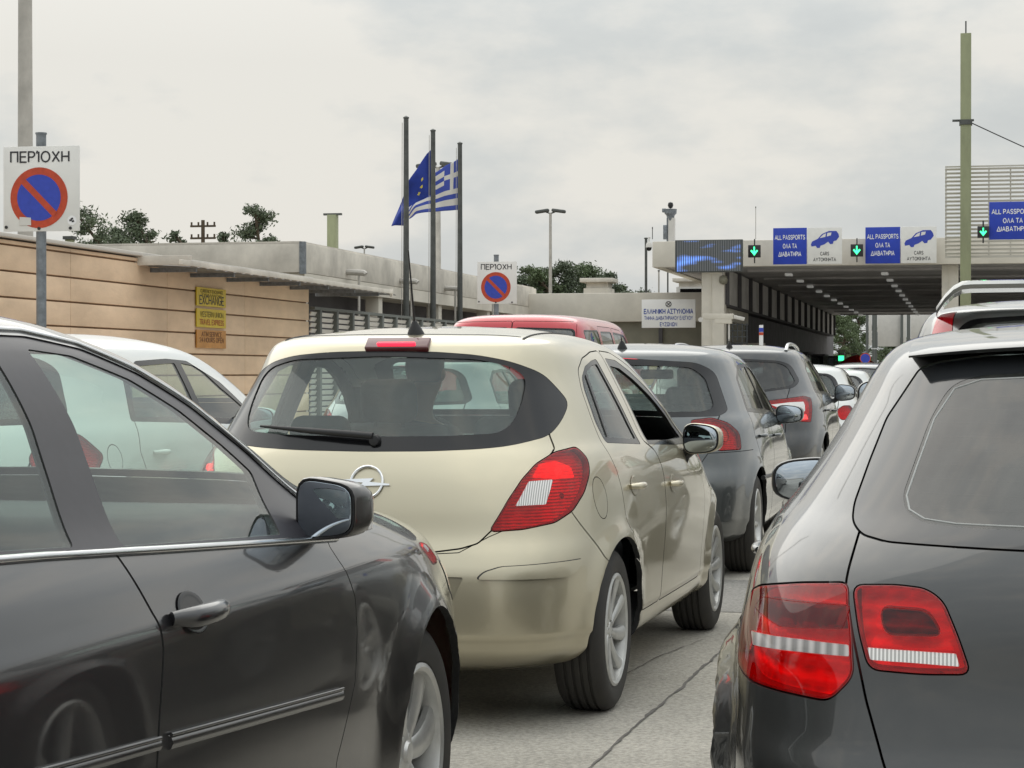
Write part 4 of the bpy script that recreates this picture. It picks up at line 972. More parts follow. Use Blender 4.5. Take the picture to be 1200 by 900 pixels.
cloth('european_flag', [[(506.5, 174), (506.5, 228)], [(500, 180), (500, 231)], [(492, 192), (493, 234)], [(484, 206), (486, 238)], [(476, 220), (480, 243)], [(468, 238), (474, 254)], [(458.5, 265), (474, 264)]], 52.7, [M['flag_blue'], M['flag_gold'], euro], 'dark blue European flag hanging slack from the middle pole', .13)
# parking-zone signs on posts
def zone_sign(pxc, Z, u_, board, zc, label, dot=True):
    q = uv(pxc, u=u_); r = empty('parking_sign', (q[0], q[1], 0), R(2)); s_ = board
    mb = MB(); mb.tube([(0, .04, 0), (0, .04, zc + s_ * .68)], .038, 14); mb.lathe([(0, zc + s_ * .68), (.043, zc + s_ * .68), (.043, zc + s_ * .7), (0, zc + s_ * .71)], 14, 'z', Matrix.Translation((0, .04, 0))); mb.build('post', M['steel'], r)
    mb = MB(); mb.box((.02, 0, zc), (s_, .006, s_ * 1.05), None, .002); mb.build('sign_board', M['sign_white'], r)
    c_ = Vector((-.03 * s_ + .02, -.004, zc - .11 * s_)); mt = Matrix.Translation(c_) @ Matrix.Rotation(R(90), 4, 'X')
    cir = lambda rad, n=48: [(rad * math.cos(2 * math.pi * i / n), rad * math.sin(2 * math.pi * i / n)) for i in range(n)]
    mb = MB(); mb.prism(cir(.375 * s_), 0, .002, mt); mb.build('red_ring', M['sign_red'], r); mb = MB(); mb.prism(cir(.285 * s_), .0021, .0035, mt); mb.build('blue_disc', M['disc_blue'], r)
    mb = MB(); k = s_ * .028; mb.prism([(-.21 * s_ - k, .21 * s_ - k), (-.21 * s_ + k, .21 * s_ + k), (.21 * s_ + k, -.21 * s_ + k), (.21 * s_ - k, -.21 * s_ - k)], .0036, .0048, mt); mb.build('diagonal_bar', M['sign_red'], r)
    writing('writing', 'ΠΕΡΊΟΧΗ', s_ * .17, M['letter_black'], r, (-.02 * s_ + .02, -.0045, zc + .395 * s_), s_ * .78, .0, 1.0)
    for x, z in ((-.46, -.47), (-.03, -.49), (.38, -.49)):
        mb = MB(); mb.lathe([(0, -.008), (.012 * s_ / .6, -.007), (.012 * s_ / .6, 0)], 10, 'y', Matrix.Translation((x * s_ + .02, -.003, zc + z * s_))); mb.build('bolt', M['black_plastic'], r)
    if dot:
        mb = MB(); mb.prism(cir(.06 * s_, 20), 0, .0015, Matrix.Translation((.40 * s_ + .02, -.004, zc - .395 * s_)) @ Matrix.Rotation(R(90), 4, 'X')); mb.build('round_sticker', M['letter_white'], r)
        mb = MB()
        for dx, dz in ((-.018, .0), (.0, .018), (.012, -.012)): mb.prism([(dx * s_ - .008, dz * s_ - .008), (dx * s_ + .012, dz * s_ - .004), (dx * s_ + .008, dz * s_ + .010), (dx * s_ - .010, dz * s_ + .006)], .0016, .0024, Matrix.Translation((.40 * s_ + .02, -.004, zc - .395 * s_)) @ Matrix.Rotation(R(90), 4, 'X'))
        mb.build('sticker_mark', M['letter_black'], r)
        mb = MB(); mb.prism([(-.26 * s_, -.335 * s_), (-.10 * s_, -.34 * s_), (-.105 * s_, -.245 * s_), (-.25 * s_, -.235 * s_)], .0049, .0058, mt); mb.build('torn_sticker', M['white_sheet'], r)
    tag(r, label, 'sign', 'parking-zone signs'); return q
zone_sign(46, 15.2, -6.75, .605, 2.655, 'nearer no-parking zone sign on a steel post at the left edge')
zone_sign(581, 30.6, -7.0, .615, 2.66, 'farther zone sign with no-parking disc, standing right of the flagpoles', False)
# lamps and poles
def street_lamp(px, ptop, Z, label, r_=.07, head=.55, arms=2, m=None):
    p = uv(px, Z=Z, py=ptop); r = empty('street_lamp', (p[0], p[1], 0)); h_ = p[2]; mb = MB(); mb.tube([(0, 0, 0), (0, 0, h_ - .05)], [r_ * 1.3, r_ * .75], 12); mb.build('pole', m or M['pole_light'], r)
    for sg in ((-1, 1) if arms == 2 else (1,)):
        mb = MB(); q = Matrix.Rotation(R(8 * sg), 3, 'Y'); mb.box((sg * head * .6, 0, h_ + .02), (head, .26, .13), q, .05, 3); mb.tube([(0, 0, h_ - .08), (sg * head * .4, 0, h_)], .03, 6); mb.build('lamp_head', M['pole_grey'], r)
    tag(r, label, 'street lamp', 'street lamps'); return r
street_lamp(645, 248, 80, 'two-headed street lamp standing right of the second zone sign'); street_lamp(427, 290, 110, 'small distant street lamp above the flat concrete roof', .05, .5)
street_lamp(513.5, 194, 62, 'street lamp partly hidden behind the flags', .09, .62, m=M['pole_light'])
p = uv(390, Z=60, py=252); r = empty('square_mast', (p[0], p[1], 0)); mb = MB(); mb.box((0, 0, p[2] / 2), (.27, .27, p[2]), None, .01); mb.build('shaft', M['mast_green'], r); mb = MB(); mb.box((0, 0, p[2] + .02), (.55, .1, .06)); mb.build('cap', M['pole_grey'], r); tag(r, 'short square green mast rising behind the flat concrete roof', 'mast')
p = uv(30, u=-14.6); r = empty('tall_mast', (p[0], p[1], 0)); mb = MB(); mb.tube([(0, 0, 0), (0, 0, 14)], [.135, .085], 16); mb.build('shaft', M['pole_light'], r); tag(r, 'very tall pale tapered mast cut by the top left edge of the view', 'mast')
p = uv(82, u=-16.5); r = empty('green_post', (p[0], p[1], 0)); mb = MB(); mb.box((0, 0, 1.9), (.14, .14, 3.8), None, .01); mb.build('shaft', M['mast_green'], r); mb = MB(); mb.box((0, 0, 3.83), (.2, .2, .06)); mb.build('cap', M['pole_grey'], r); tag(r, 'short green post behind the tan wall, right of the nearer zone sign', 'post')
p = uv(783.5, Z=64.5, py=237); r = empty('camera_mast', (p[0], p[1], 0)); h_ = p[2]
mb = MB(); mb.box((.10, 0, (5.2 + h_ - .5) / 2), (.20, .20, h_ - 5.7)); mb.build('shaft', M['white_sheet'], r); mb = MB(); mb.tube([(-.03, -.06, 5.22), (-.03, -.06, h_ - .5)], .03, 6); mb.box((-.10, -.06, h_ - .95), (.12, .12, .45), None, .01); mb.build('conduit', M['steel'], r)
mb = MB(); mb.lathe([(0, h_ - .60), (.10, h_ - .60), (.13, h_ - .42), (.19, h_ - .36), (.20, h_ - .22), (0, h_ - .20)], 16, 'z', Matrix.Translation((.06, 0, 0))); mb.box((-.14, 0, h_ - .26), (.12, .16, .12), None, .01); mb.build('camera_housing', M['steel'], r); mb = MB(); mb.lathe([(0, h_ - .2), (.06, h_ - .18), (.09, h_ - .10), (.07, h_ - .02), (0, h_ + .01)], 14, 'z', Matrix.Translation((.06, 0, 0))); mb.build('camera_dome', M['black_plastic'], r); tag(r, 'slim white camera mast above the left end of the canopy', 'camera mast')
def side_pole(px, p0, p1, Z, rad, nm, lb, m, z0=0):
    a = uv(px, Z=Z, py=p0); r_ = empty(nm, (a[0], a[1], 0)); mb = MB(); mb.tube([(0, 0, z0), (0, 0, a[2])], rad, 8); mb.build('shaft', m, r_); mb = MB(); mb.lathe([(0, a[2]), (rad * 1.5, a[2]), (rad * 1.5, a[2] + .04), (0, a[2] + .06)], 8, 'z'); mb.build('cap', M['pole_grey'], r_); tag(r_, lb, 'pole')
side_pole(757, 280, 437, 76.0, .05, 'steel_pole', 'dark steel pole at the left end of the canopy', M['pole_grey']); side_pole(772, 318, 437, 77, .03, 'thin_pole', 'thin pale pole behind the office roof, left of the camera mast', M['pole_light']); side_pole(764.5, 268, 285, 61.6, .012, 'whip_aerial', 'short whip aerial above the left corner of the canopy', M['pole_grey'], 5.3); side_pole(885.5, 244, 285, 61.6, .010, 'whip_aerial', 'long whip aerial above the green arrow by the message board', M['pole_light'], 5.3); side_pole(782.5, 318, 437, 76.5, .03, 'thin_pole', 'thin dark pole under the left canopy edge, right of the thin pale pole', M['pole_grey'])
# dome camera on the fascia, camera on the column
p = uv(760.5, Z=61.3, py=290); r = empty('dome_camera', p); mb = MB(); mb.lathe([(0, .17), (.05, .16), (.09, .10), (.10, .0), (0, -.0)], 16, 'z'); mb.build('housing', M['white_sheet'], r); mb = MB(); mb.lathe([(0, -.003), (.085, -.004), (.075, -.06), (.04, -.10), (0, -.11)], 16, 'z'); mb.build('dome', M['black_gloss'], r); mb = MB(); mb.tube([(0, 0, .15), (0, 0, .3), (0, .2, .3)], .02, 6); mb.build('bracket', M['white_sheet'], r); tag(r, 'white dome camera with black lens at the left end of the canopy', 'camera')
p = uv(846, Z=61.6, py=372); r = empty('column_camera', p); mb = MB(); mb.box((-.1, 0, .03), (.9, .3, .16), None, .01); mb.box((.05, 0, -.10), (.5, .28, .18), None, .01); mb.build('equipment_box', M['concrete_light'], r)
mb = MB(); mb.box((.52, -.05, -.02), (.34, .12, .11), Matrix.Rotation(R(14), 3, 'Y'), .02, 2); mb.build('camera', M['white_sheet'], r); mb = MB(); mb.lathe([(0, -.03), (.07, -.03), (.07, .03), (0, .03)], 14, 'y', Matrix.Translation((-.62, -.2, -.07))); mb.build('junction_box', M['white_sheet'], r); mb = MB(); mb.box((.22, -.05, -.40), (.05, .04, .62)); mb.build('bracket', M['white_sheet'], r); tag(r, 'white camera and equipment box fixed to the left canopy column', 'camera')
p = uv(847, Z=63.5, py=328); r = empty('floodlight', p); mb = MB(); mb.lathe([(0, -.12), (.10, -.10), (.15, .0), (.12, .12), (0, .16)], 14, 'x'); mb.build('housing', M['shutter'], r); mb = MB(); mb.tube([(0, 0, .1), (0, 0, .5)], .02, 6); mb.build('bracket', M['steel'], r); tag(r, 'round floodlight under the canopy beside the left column', 'lamp')
# red and white post
p = uv(892, Z=50); r = empty('banded_post', (p[0], p[1], 0)); mb = MB(); mb.tube([(0, 0, 0), (0, 0, 2.45)], .05, 12); mb.build('post', M['letter_white'], r)
for k, (z0, z1, mm) in enumerate(((1.05, 1.75, 'sign_red'), (2.28, 2.38, 'disc_blue'), (2.20, 2.27, 'sign_red'))): mb = MB(); mb.tube([(0, 0, z0), (0, 0, z1)], .054, 12); mb.build('band', M[mm], r)
tag(r, 'slim white post with red and blue bands in front of the dark booths', 'post')
# end of the canopy: hoardings, trees, small things beyond
def hoard(px0, px1, py0, py1, Z, label, m=None):
    a = uv(px0, Z=Z); b_ = uv(px1, Z=Z); z1 = EYE + (437 - py0) * Z / FPX; z0 = EYE + (437 - py1) * Z / FPX; r = empty('hoarding', ((a[0] + b_[0]) / 2, (a[1] + b_[1]) / 2, 0)); w_ = b_[0] - a[0]
    mb = MB(); mb.box((0, 0, (z0 + z1) / 2), (w_, .08, z1 - z0), None, .01); mb.build('panel', m or M['white_sheet'], r)
    mb = MB(); mb.box((-w_ / 2 - .1, .06, z1 / 2), (.16, .16, z1)); mb.box((w_ / 2 + .1, .06, z1 / 2), (.16, .16, z1)); mb.build('post', M['fence_grey'], r); tag(r, label, 'hoarding', 'hoardings beyond the canopy')
hoard(1018, 1021.5, 366, 405, 126, 'narrow white panel at the left end of the hoardings beyond the canopy'); hoard(1028, 1055, 366, 406, 127, 'large blank white hoarding beyond the canopy'); hoard(1067, 1100, 366, 406, 128, 'blank white hoarding at the right, beyond the canopy by the off-roader'); hoard(1058.5, 1062, 366, 406, 126.5, 'thin white strip panel between the two big hoardings')
p = uv(1028, Z=122, py=408.5); r = empty('strip_lamp', p); mb = MB(); mb.box((0, 0, 0), (.72, .12, .07)); mb.build('tube', M['letter_white'], r); mb = MB(); mb.box((0, .05, .5), (.04, .04, 1)); mb.build('bracket', M['steel'], r); tag(r, 'white strip lamp below the large blank hoarding', 'lamp')
p = uv(1014, Z=58); r = empty('round_sign', (p[0], p[1], 0)); mb = MB(); mb.tube([(0, .03, 0), (0, .03, 1.9)], .03, 10); mb.build('post', M['steel'], r); z_ = EYE + 17 * 58 / FPX
mb = MB(); mb.prism([(.155 * math.cos(q), .155 * math.sin(q)) for q in [2 * math.pi * i / 32 for i in range(32)]], 0, .01, Matrix.Translation((0, 0, z_)) @ Matrix.Rotation(R(90), 4, 'X')); mb.build('rim', M['sign_red'], r); mb = MB(); mb.prism([(.13 * math.cos(q), .13 * math.sin(q)) for q in [2 * math.pi * i / 32 for i in range(32)]], .011, .015, Matrix.Translation((0, 0, z_)) @ Matrix.Rotation(R(90), 4, 'X')); mb.build('disc', M['disc_blue'], r); tag(r, 'small round blue sign with red rim at the head of the queue', 'sign')
def booth(px0, px1, py0, Z, m1, label, capm):
    a = uv(px0, Z=Z); b_ = uv(px1, Z=Z); h_ = EYE + (437 - py0) * Z / FPX; w_ = b_[0] - a[0]; r = empty('kiosk', ((a[0] + b_[0]) / 2, a[1], 0)); mb = MB(); mb.box((0, 0, h_ / 2), (w_, w_, h_), None, .02); mb.build('wall', m1, r); mb = MB(); mb.box((0, 0, h_ + .03), (w_ * 1.25, w_ * 1.25, .1), None, .02); mb.build('roof', capm, r)
    mb = MB(); mb.box((0, -w_ / 2 - .01, h_ * .86), (w_ * .8, .02, h_ * .10)); mb.build('sign_strip', M['green_light'], r); tag(r, label, 'kiosk', 'kiosks beyond the canopy')
booth(982, 990, 412, 100, M['white_sheet'], 'narrow white kiosk at the far left, beyond the canopy', M['concrete_light']); booth(998, 1004, 416, 104, M['concrete_light'], 'small pale kiosk behind the red parasol', M['concrete_light'])
p = uv(1004, Z=90); r = empty('red_parasol', (p[0], p[1], 0)); mb = MB(); mb.lathe([(0, 2.08), (.35, 1.98), (.95, 1.62), (.97, 1.48), (.95, 1.60), (.3, 1.9), (0, 1.98)], 8, 'z'); mb.build('canopy', mat('parasol_red', (.62, .02, .02), .7), r, 10); mb = MB(); mb.tube([(0, 0, 0), (0, 0, 2)], .03, 8); mb.build('pole', M['pole_light'], r)
tag(r, 'bright red parasol beyond the head of the queue', 'parasol')
p = uv(997, Z=84); r = empty('red_stall', (p[0], p[1], 0)); mb = MB(); mb.box((0, 0, 1.35), (1.1, .8, .62), None, .08, 3); mb.build('hood', bpy.data.materials['parasol_red'], r); mb = MB(); mb.box((0, 0, .52), (1.0, .7, 1.03), None, .02); mb.build('counter', M['white_sheet'], r); tag(r, 'red hooded stall left of the round blue sign, beyond the canopy', 'stall')

# trees
def tree(px, ptop, Z, cw, label, seed, leaf='leaf_dark', dens=1.0, low=.25, kind='pine_tree', cat='tree', grp='trees beyond the buildings', gap=.0):
    rnd_ = random.Random(seed); p = uv(px, Z=Z, py=ptop); H_ = p[2]; r = empty(kind, (p[0], p[1], 0), rnd_.uniform(0, 6)); mb = MB(); tips = []
    pts = [Vector((rnd_.uniform(-.1, .1) * k, rnd_.uniform(-.1, .1) * k, H_ * .96 * k / 6)) for k in range(7)]; mb.tube(pts, [.20 * (1 - k / 7.5) * H_ / 7 for k in range(7)], 8)
    nb = int(30 * dens) + 10
    for k in range(nb):
        f = low + (1 - low) * ((k + rnd_.random()) / nb); base = pts[min(6, int(f * 6))].lerp(pts[min(6, int(f * 6) + 1)], (f * 6) % 1); a = rnd_.uniform(0, 6.28)
        reach = cw / 2 * (1.05 - f) ** .55 * rnd_.uniform(.55, 1.15) * (1 if f > low + .12 else .8); up = rnd_.uniform(.05, .35) * reach
        e = base + Vector((math.cos(a) * reach, math.sin(a) * reach, up)); mid = base.lerp(e, .5) + Vector((0, 0, -.05 * reach)); mb.tube([base, mid, e], [.05, .03, .012], 5); tips += [(e, .40), (base.lerp(e, .68), .30)]
    tips.append((pts[-1], .4)); mb.build('trunk', M['bark'], r)
    bm = bmesh.new()
    for c_, rad in tips:
        if rnd_.random() < gap: continue
        rad *= rnd_.uniform(.6, 1.15) * min(1.3, cw / 3.4 + .35)
        for q in range(int(120 * dens)):
            d = Vector((max(-1.5, min(1.5, rnd_.gauss(0, .8))), max(-1.5, min(1.5, rnd_.gauss(0, .8))), max(-1.1, min(1.1, rnd_.gauss(0, .5))))); d *= rad * .52; s_ = rnd_.uniform(.028, .065); o_ = c_ + d
            ax = Vector((rnd_.gauss(0, 1), rnd_.gauss(0, 1), rnd_.gauss(0, 1))).normalized(); bx = ax.cross(Vector((rnd_.gauss(0, 1), rnd_.gauss(0, 1), rnd_.gauss(0, 1)))).normalized()
            v_ = [bm.verts.new(o_ + ax * s_ * 1.5), bm.verts.new(o_ + bx * s_ * .6), bm.verts.new(o_ - ax * s_ * 1.5), bm.verts.new(o_ - bx * s_ * .6)]; bm.faces.new(v_)
    me = bpy.data.meshes.new('crown'); bm.to_mesh(me); bm.free(); me.materials.append(M[leaf]); new_obj('crown', me, r); tag(r, label, cat, grp)
T_ = [(104, 240, 72, 3.4, 'dark pine at the left, partly behind the nearer zone sign'), (128, 262, 76, 2.6, 'low dark pine second from the left above the tan wall'), (172, 243, 74, 2.6, 'slim dark pine standing alone above the tan wall'),
      (216, 262, 80, 2.2, 'thin sparse pine left of the utility pole'), (272, 268, 80, 1.8, 'small pine tuft left of the bushy pine'), (308, 239, 76, 3.0, 'bushy pine above the flat concrete roof, nearest the green mast')]
for k, (a, b_, Z, w_, l_) in enumerate(T_): tree(a, b_, Z, w_, l_, 11 + k, dens=1.0 if w_ > 2.5 else .75, low=.36, gap=.30)
G_ = [(618, 322, 104, 4.0), (636, 311, 100, 4.5), (662, 306, 102, 5.0), (688, 309, 104, 5.0), (712, 318, 102, 4.2), (734, 334, 104, 3.4), (750, 340, 110, 3.0)]
W_ = ['leftmost', 'second from left', 'third from left, the tallest,', 'fourth from left', 'fifth from left', 'sixth from left', 'rightmost, lowest']
for k, (a, b_, Z, w_) in enumerate(G_): tree(a, b_, Z, w_, W_[k] + ' tree of the grove behind the street lamp', 31 + k, 'leaf_mid' if k % 2 else 'leaf_dark', 1.25, .3, grp='grove behind the office wing')
for k, (a, b_, w_, l_) in enumerate([(990, 366, 5.0, 'left green tree seen through the far end of the canopy'), (1008, 360, 5.5, 'right green tree seen through the far end of the canopy'), (1050, 398, 4.0, 'low tree under the large blank hoarding'), (1078, 398, 4.0, 'low dark tree under the right hoarding')]): tree(a, b_, 150 + 4 * k, w_, l_, 51 + k, 'leaf_mid', 1.5, .1, grp='trees beyond the canopy')
for k, (a, b_, w_) in enumerate([(744, 339, 1.6), (768, 345, 1.3), (779, 344, 1.4), (803, 346, 1.6)]): tree(a, b_, 76, w_, ['first', 'second', 'third', 'fourth'][k] + ' small shrub from the left showing over the office parapet', 61 + k, 'leaf_dark', .5, .7, 'shrub', 'shrub', 'shrubs over the office parapet')
p = uv(238, Z=85, py=258); r = empty('utility_pole', (p[0], p[1], 0)); mb = MB(); mb.tube([(0, 0, 0), (0, 0, p[2])], [.12, .08], 8); mb.build('pole', M['bark'], r)
for z in (p[2] - .25, p[2] - .75): mb = MB(); mb.box((0, 0, z), (1.1, .08, .08)); [mb.box((x, 0, z + .10), (.06, .06, .14)) for x in (-.5, -.2, .2, .5)]; mb.build('cross_arm', M['bark'], r)
tag(r, 'wooden utility pole with two cross arms between the pines', 'utility pole')
hd = MB(); hb_ = bmesh.new(); rnd_ = random.Random(5)
for k in range(9000):
    o_ = Vector((rnd_.uniform(-40, 26), 158 + rnd_.uniform(-1.5, 1.5), abs(rnd_.gauss(0, .9)) + .1)); s_ = rnd_.uniform(.1, .25); ax = Vector((rnd_.gauss(0, 1), rnd_.gauss(0, 1), rnd_.gauss(0, 1))).normalized(); bx = ax.orthogonal().normalized(); hb_.faces.new([hb_.verts.new(o_ + ax * s_), hb_.verts.new(o_ + bx * s_ * .6), hb_.verts.new(o_ - ax * s_), hb_.verts.new(o_ - bx * s_ * .6)])
me = bpy.data.meshes.new('hedge'); hb_.to_mesh(me); hb_.free(); me.materials.append(M['leaf_mid']); tag(new_obj('undergrowth', me), kind='stuff'); hd.bm.free()
# ---------------------------------------------------------------- the cars in the queue
CAR_GROUP = 'cars queueing for the border booths'
P_GOLD = paint('champagne_paint', (.55, .50, .365), .65, .33, .06)
P_BLACK = paint('black_paint', (.010, .010, .012), .12, .32, .07)
P_GRAPH = paint('graphite_paint', (.026, .028, .028), .3, .34, .07)
P_GREY = paint('grey_paint', (.085, .095, .098), .5, .32, .08)
P_DARKGREY = paint('dark_grey_paint', (.022, .025, .027), .4, .32, .08)
P_WHITE = paint('white_paint', (.72, .74, .72), .0, .3, .05)
P_SILVER = paint('silver_paint', (.30, .31, .305), .7, .3, .05)
P_RED = paint('red_paint', (.48, .010, .022), .1, .3, .03)
M['pillar'] = noisy(mat('pillar', (.030, .028, .034), .38, 0, .1), 30, .15)
M['door_card'] = noisy(mat('door_card', (.40, .41, .34), .8), 6, .2)
ROWS_OPEL = [ # z, rear x, front x, half width, rear and front squareness
 (.20, .22, 3.80, .70, 5.0, 3.5), (.235, .10, 3.90, .80, 5.4, 3.5), (.29, .03, 3.97, .838, 5.8, 3.6), (.33, .012, 3.98, .842, 5.8, 3.6), (.345, .0, 3.985, .850, 5.8, 3.6), (.45, -.005, 4.0, .856, 5.8, 3.6),
 (.56, .0, 4.0, .862, 5.6, 3.6), (.63, .022, 3.98, .866, 5.4, 3.5), (.70, .05, 3.93, .868, 5.0, 3.4), (.80, .07, 3.80, .862, 4.6, 3.2),
 (.90, .10, 3.55, .848, 4.2, 3.2), (.97, .135, 3.28, .824, 3.9, 3.4), (1.03, .175, 3.08, .792, 3.6, 3.8), (1.15, .26, 2.84, .737, 3.4, 4.0),
 (1.27, .345, 2.56, .677, 3.3, 4.0), (1.36, .40, 2.28, .627, 3.3, 3.8), (1.395, .43, 2.12, .595, 3.2, 3.5), (1.42, .53, 1.98, .55, 2.9, 3.0),
 (1.442, .75, 1.88, .46, 2.6, 2.6), (1.462, 1.0, 1.7, .32, 2.3, 2.3), (1.472, 1.2, 1.55, .14, 2.1, 2.1)]
ROWS_SALOON = [
 (.18, .25, 4.40, .70, 4.5, 3.5), (.22, .10, 4.55, .84, 4.5, 3.6), (.30, .03, 4.66, .885, 4.8, 3.8), (.42, .0, 4.695, .898, 5.0, 3.8),
 (.52, .0, 4.695, .904, 5.0, 3.8), (.62, .02, 4.68, .907, 4.8, 3.7), (.72, .04, 4.63, .905, 4.6, 3.6), (.80, .055, 4.52, .903, 4.4, 3.5), (.845, .07, 4.42, .899, 4.3, 3.5),
 (.87, .085, 4.34, .888, 4.2, 3.5), (.93, .14, 4.02, .860, 4.0, 3.6), (.97, .20, 3.66, .835, 3.8, 4.0), (1.02, .30, 3.41, .800, 3.6, 4.4), (1.12, .42, 3.16, .750, 3.4, 4.6),
 (1.23, .62, 2.90, .695, 3.2, 4.6), (1.30, .80, 2.70, .650, 3.0, 4.4), (1.345, .95, 2.52, .612, 2.9, 4.0), (1.375, 1.1, 2.38, .57, 2.7, 3.4),
 (1.40, 1.35, 2.2, .47, 2.4, 2.8), (1.42, 1.5, 2.0, .30, 2.2, 2.2), (1.43, 1.6, 1.85, .12, 2.1, 2.1)]
ROWS_ESTATE = [
 (.18, .25, 4.0, .70, 4.5, 3.5), (.22, .10, 4.15, .82, 5.5, 3.4), (.30, .03, 4.25, .872, 6.5, 3.4), (.42, .0, 4.28, .884, 6.6, 3.3),
 (.54, .0, 4.28, .886, 6.4, 3.2), (.62, .03, 4.25, .886, 6.2, 3.1), (.72, .06, 4.15, .884, 6.0, 3.0), (.82, .08, 4.0, .874, 5.4, 2.9),
 (.90, .11, 3.6, .855, 4.8, 3.0), (.96, .15, 3.3, .825, 4.2, 3.4), (1.02, .21, 3.12, .782, 3.7, 4.0), (1.12, .31, 2.9, .715, 3.4, 4.2),
 (1.22, .43, 2.62, .652, 3.3, 4.2), (1.30, .53, 2.35, .602, 3.2, 4.0), (1.335, .60, 2.2, .570, 3.0, 3.6), (1.36, .75, 2.05, .525, 2.8, 3.1),
 (1.38, 1.0, 1.95, .44, 2.5, 2.6), (1.395, 1.2, 1.85, .30, 2.2, 2.2), (1.405, 1.35, 1.7, .12, 2.1, 2.1)]

def plate(car, x, z, w=.52, h=.115, body='', y=0.0):
    """number plate: blank white plate with its blue band"""
    hit = car.bvh.ray_cast(Vector((-1, y, z)), Vector((1, 0, 0)))[0]
    mb = MB(); mb.box((hit.x - .012, y, z), (.012, w, h), None, .004, 2); p = mb.build('number_plate', M['plate'], car.root)
    mb = MB(); mb.box((hit.x - .0205, y + w / 2 - .022, z), (.005, .04, h - .008)); mb.build('country_band', M['sign_blue'], p)
    return p
M['sign_blue'] = mat('sign_blue', (.020, .075, .42), .4)
def antenna(car, x, y=0.0, length=.38, lean=35, big=True):
    h = car.bvh.ray_cast(Vector((x, y, 2.4)), Vector((0, 0, -1)))[0]; mb = MB(); a = R(lean)
    mb.tube([h - Vector((0, 0, .006)), h + Vector((-.01, 0, .018)), h + Vector((-.02, 0, .05))], [.036, .026, .008], 12)
    b = h + Vector((-.018, 0, .04)); mb.tube([b, b + Vector((-math.sin(a), 0, math.cos(a))) * length], [.005, .0025], 8)
    mb.build('antenna', M['black_plastic'], car.root, 50)
def wiper(car, pts, w=.012, hub=None):
    P = []
    for a in pts:
        h = car.bvh.ray_cast(Vector((-1, a[0], a[1])), Vector((1, 0, 0)))[0]; P.append(h + car.normal_at(h) * (.016 + (a[2] if len(a) > 2 else 0)))
    mb = MB(); mb.tube(P, [w * (.35 + .65 * min(1, i / (len(P) - 1) * 1.6)) for i in range(len(P))], 8)
    if hub: h = car.bvh.ray_cast(Vector((-1, hub[0], hub[1])), Vector((1, 0, 0)))[0]; mb.lathe([(0, -.024), (.018, -.021), (.021, -.008), (.021, .008), (0, .01)], 20, 'x', Matrix.Translation(h))
    mb.build('rear_wiper', M['black_plastic'], car.root, 50)
def fill(car, z=.30):
    """floor pan and boot carpet closing the cabin"""
    pass

# ---- champagne hatchback
c = Car('opel', ROWS_OPEL, (.70, 3.21), 1.485, .307, P_GOLD, ncol=56, nlev=110); c.root = empty('hatchback')
c.arches()
glass = Region([(.4, 0, 1.362), (.407, -.204, 1.358), (.437, -.361, 1.346), (.503, -.475, 1.322), (.599, -.567, 1.280), (.633, -.615, 1.225), (.662, -.660, 1.165), (.522, -.655, 1.095), (.423, -.635, 1.047), (.269, -.535, 1.017), (.198, -.426, 1.006), (.157, -.246, .998), (.151, 0, .995)], REAR, .05, half=True)
clear = Region([(.388, 0, 1.343), (.429, -.363, 1.331), (.491, -.478, 1.302), (.515, -.528, 1.261), (.431, -.533, 1.176), (.362, -.524, 1.114), (.308, -.505, 1.078), (.268, -.471, 1.060), (.203, -.296, 1.051), (.189, 0, 1.048)], REAR, .04, half=True)
c.window(glass, [clear], M['black_gloss'], glass=M['glass_tint'], name='rear_window', out=.5, inn=.38)
lamp = Region([(.081, -.501, .718), (.138, -.555, .827), (.197, -.591, .898), (.271, -.623, .95), (.383, -.667, .989), (.52, -.722, 1.006), (.546, -.756, .959), (.511, -.770, .91), (.428, -.770, .844), (.325, -.750, .782), (.231, -.702, .744), (.13, -.607, .725)], (-.72, -.66, .18), .022)
white = Region([(.205, -.615, .892), (.293, -.681, .894), (.222, -.672, .808), (.140, -.580, .806)], (-.72, -.66, .18), .008)
bright = Region([(.30, -.645, .955), (.37, -.690, .965), (.43, -.735, .94), (.42, -.752, .90), (.30, -.70, .905), (.235, -.635, .908)], (-.72, -.66, .18), .01)
c.deep_lamp(lamp, [('reversing_lens', white, M['lens_white'], None)], bulbs=[((.36, -.70, .93), .016, M['bulb_lit']), ((.34, -.72, .84), .012, M['reflector_dark'])])
c.piece('brake_reflector', bright, -.026, -.030, reflector('brake_reflector', (.95, .5, .45), 'Z', 24.0, (1, .10, .06), .55), both=True)
moul = Region([(.011, -.467, .555), (.021, -.492, .581), (.041, -.549, .599), (.16, -.69, .606), (.311, -.785, .610), (.27, -.775, .571), (.209, -.751, .553)], (-.8, -.6, 0), .015)
c.cutout(moul, .001, True); c.piece('bumper_moulding', moul, .013, -.02, P_GOLD, wall=M['rubber'], both=True)
rec = Region([(0, 0, .562), (0, -.425, .561), (0, -.383, .470), (0, 0, .470)], REAR, .012, half=True)
c.cutout(rec, 0, out=.3, inn=.12); c.piece('plate_recess', rec, -.028, -.045, P_GOLD, grow=.012, out=.3, inn=.2)
gate = Region([(.42, 0, 1.30), (.45, -.50, 1.25), (.45, -.60, 1.15), (.423, -.637, 1.047), (.394, -.664, .998), (.129, -.575, .786), (.081, -.503, .718), (.058, -.464, .677), (.041, -.406, .659), (.028, -.284, .642), (.023, 0, .632)], REAR, .012, half=True)
c.panel('tailgate', gate, .0028, out=.4, inn=.38)
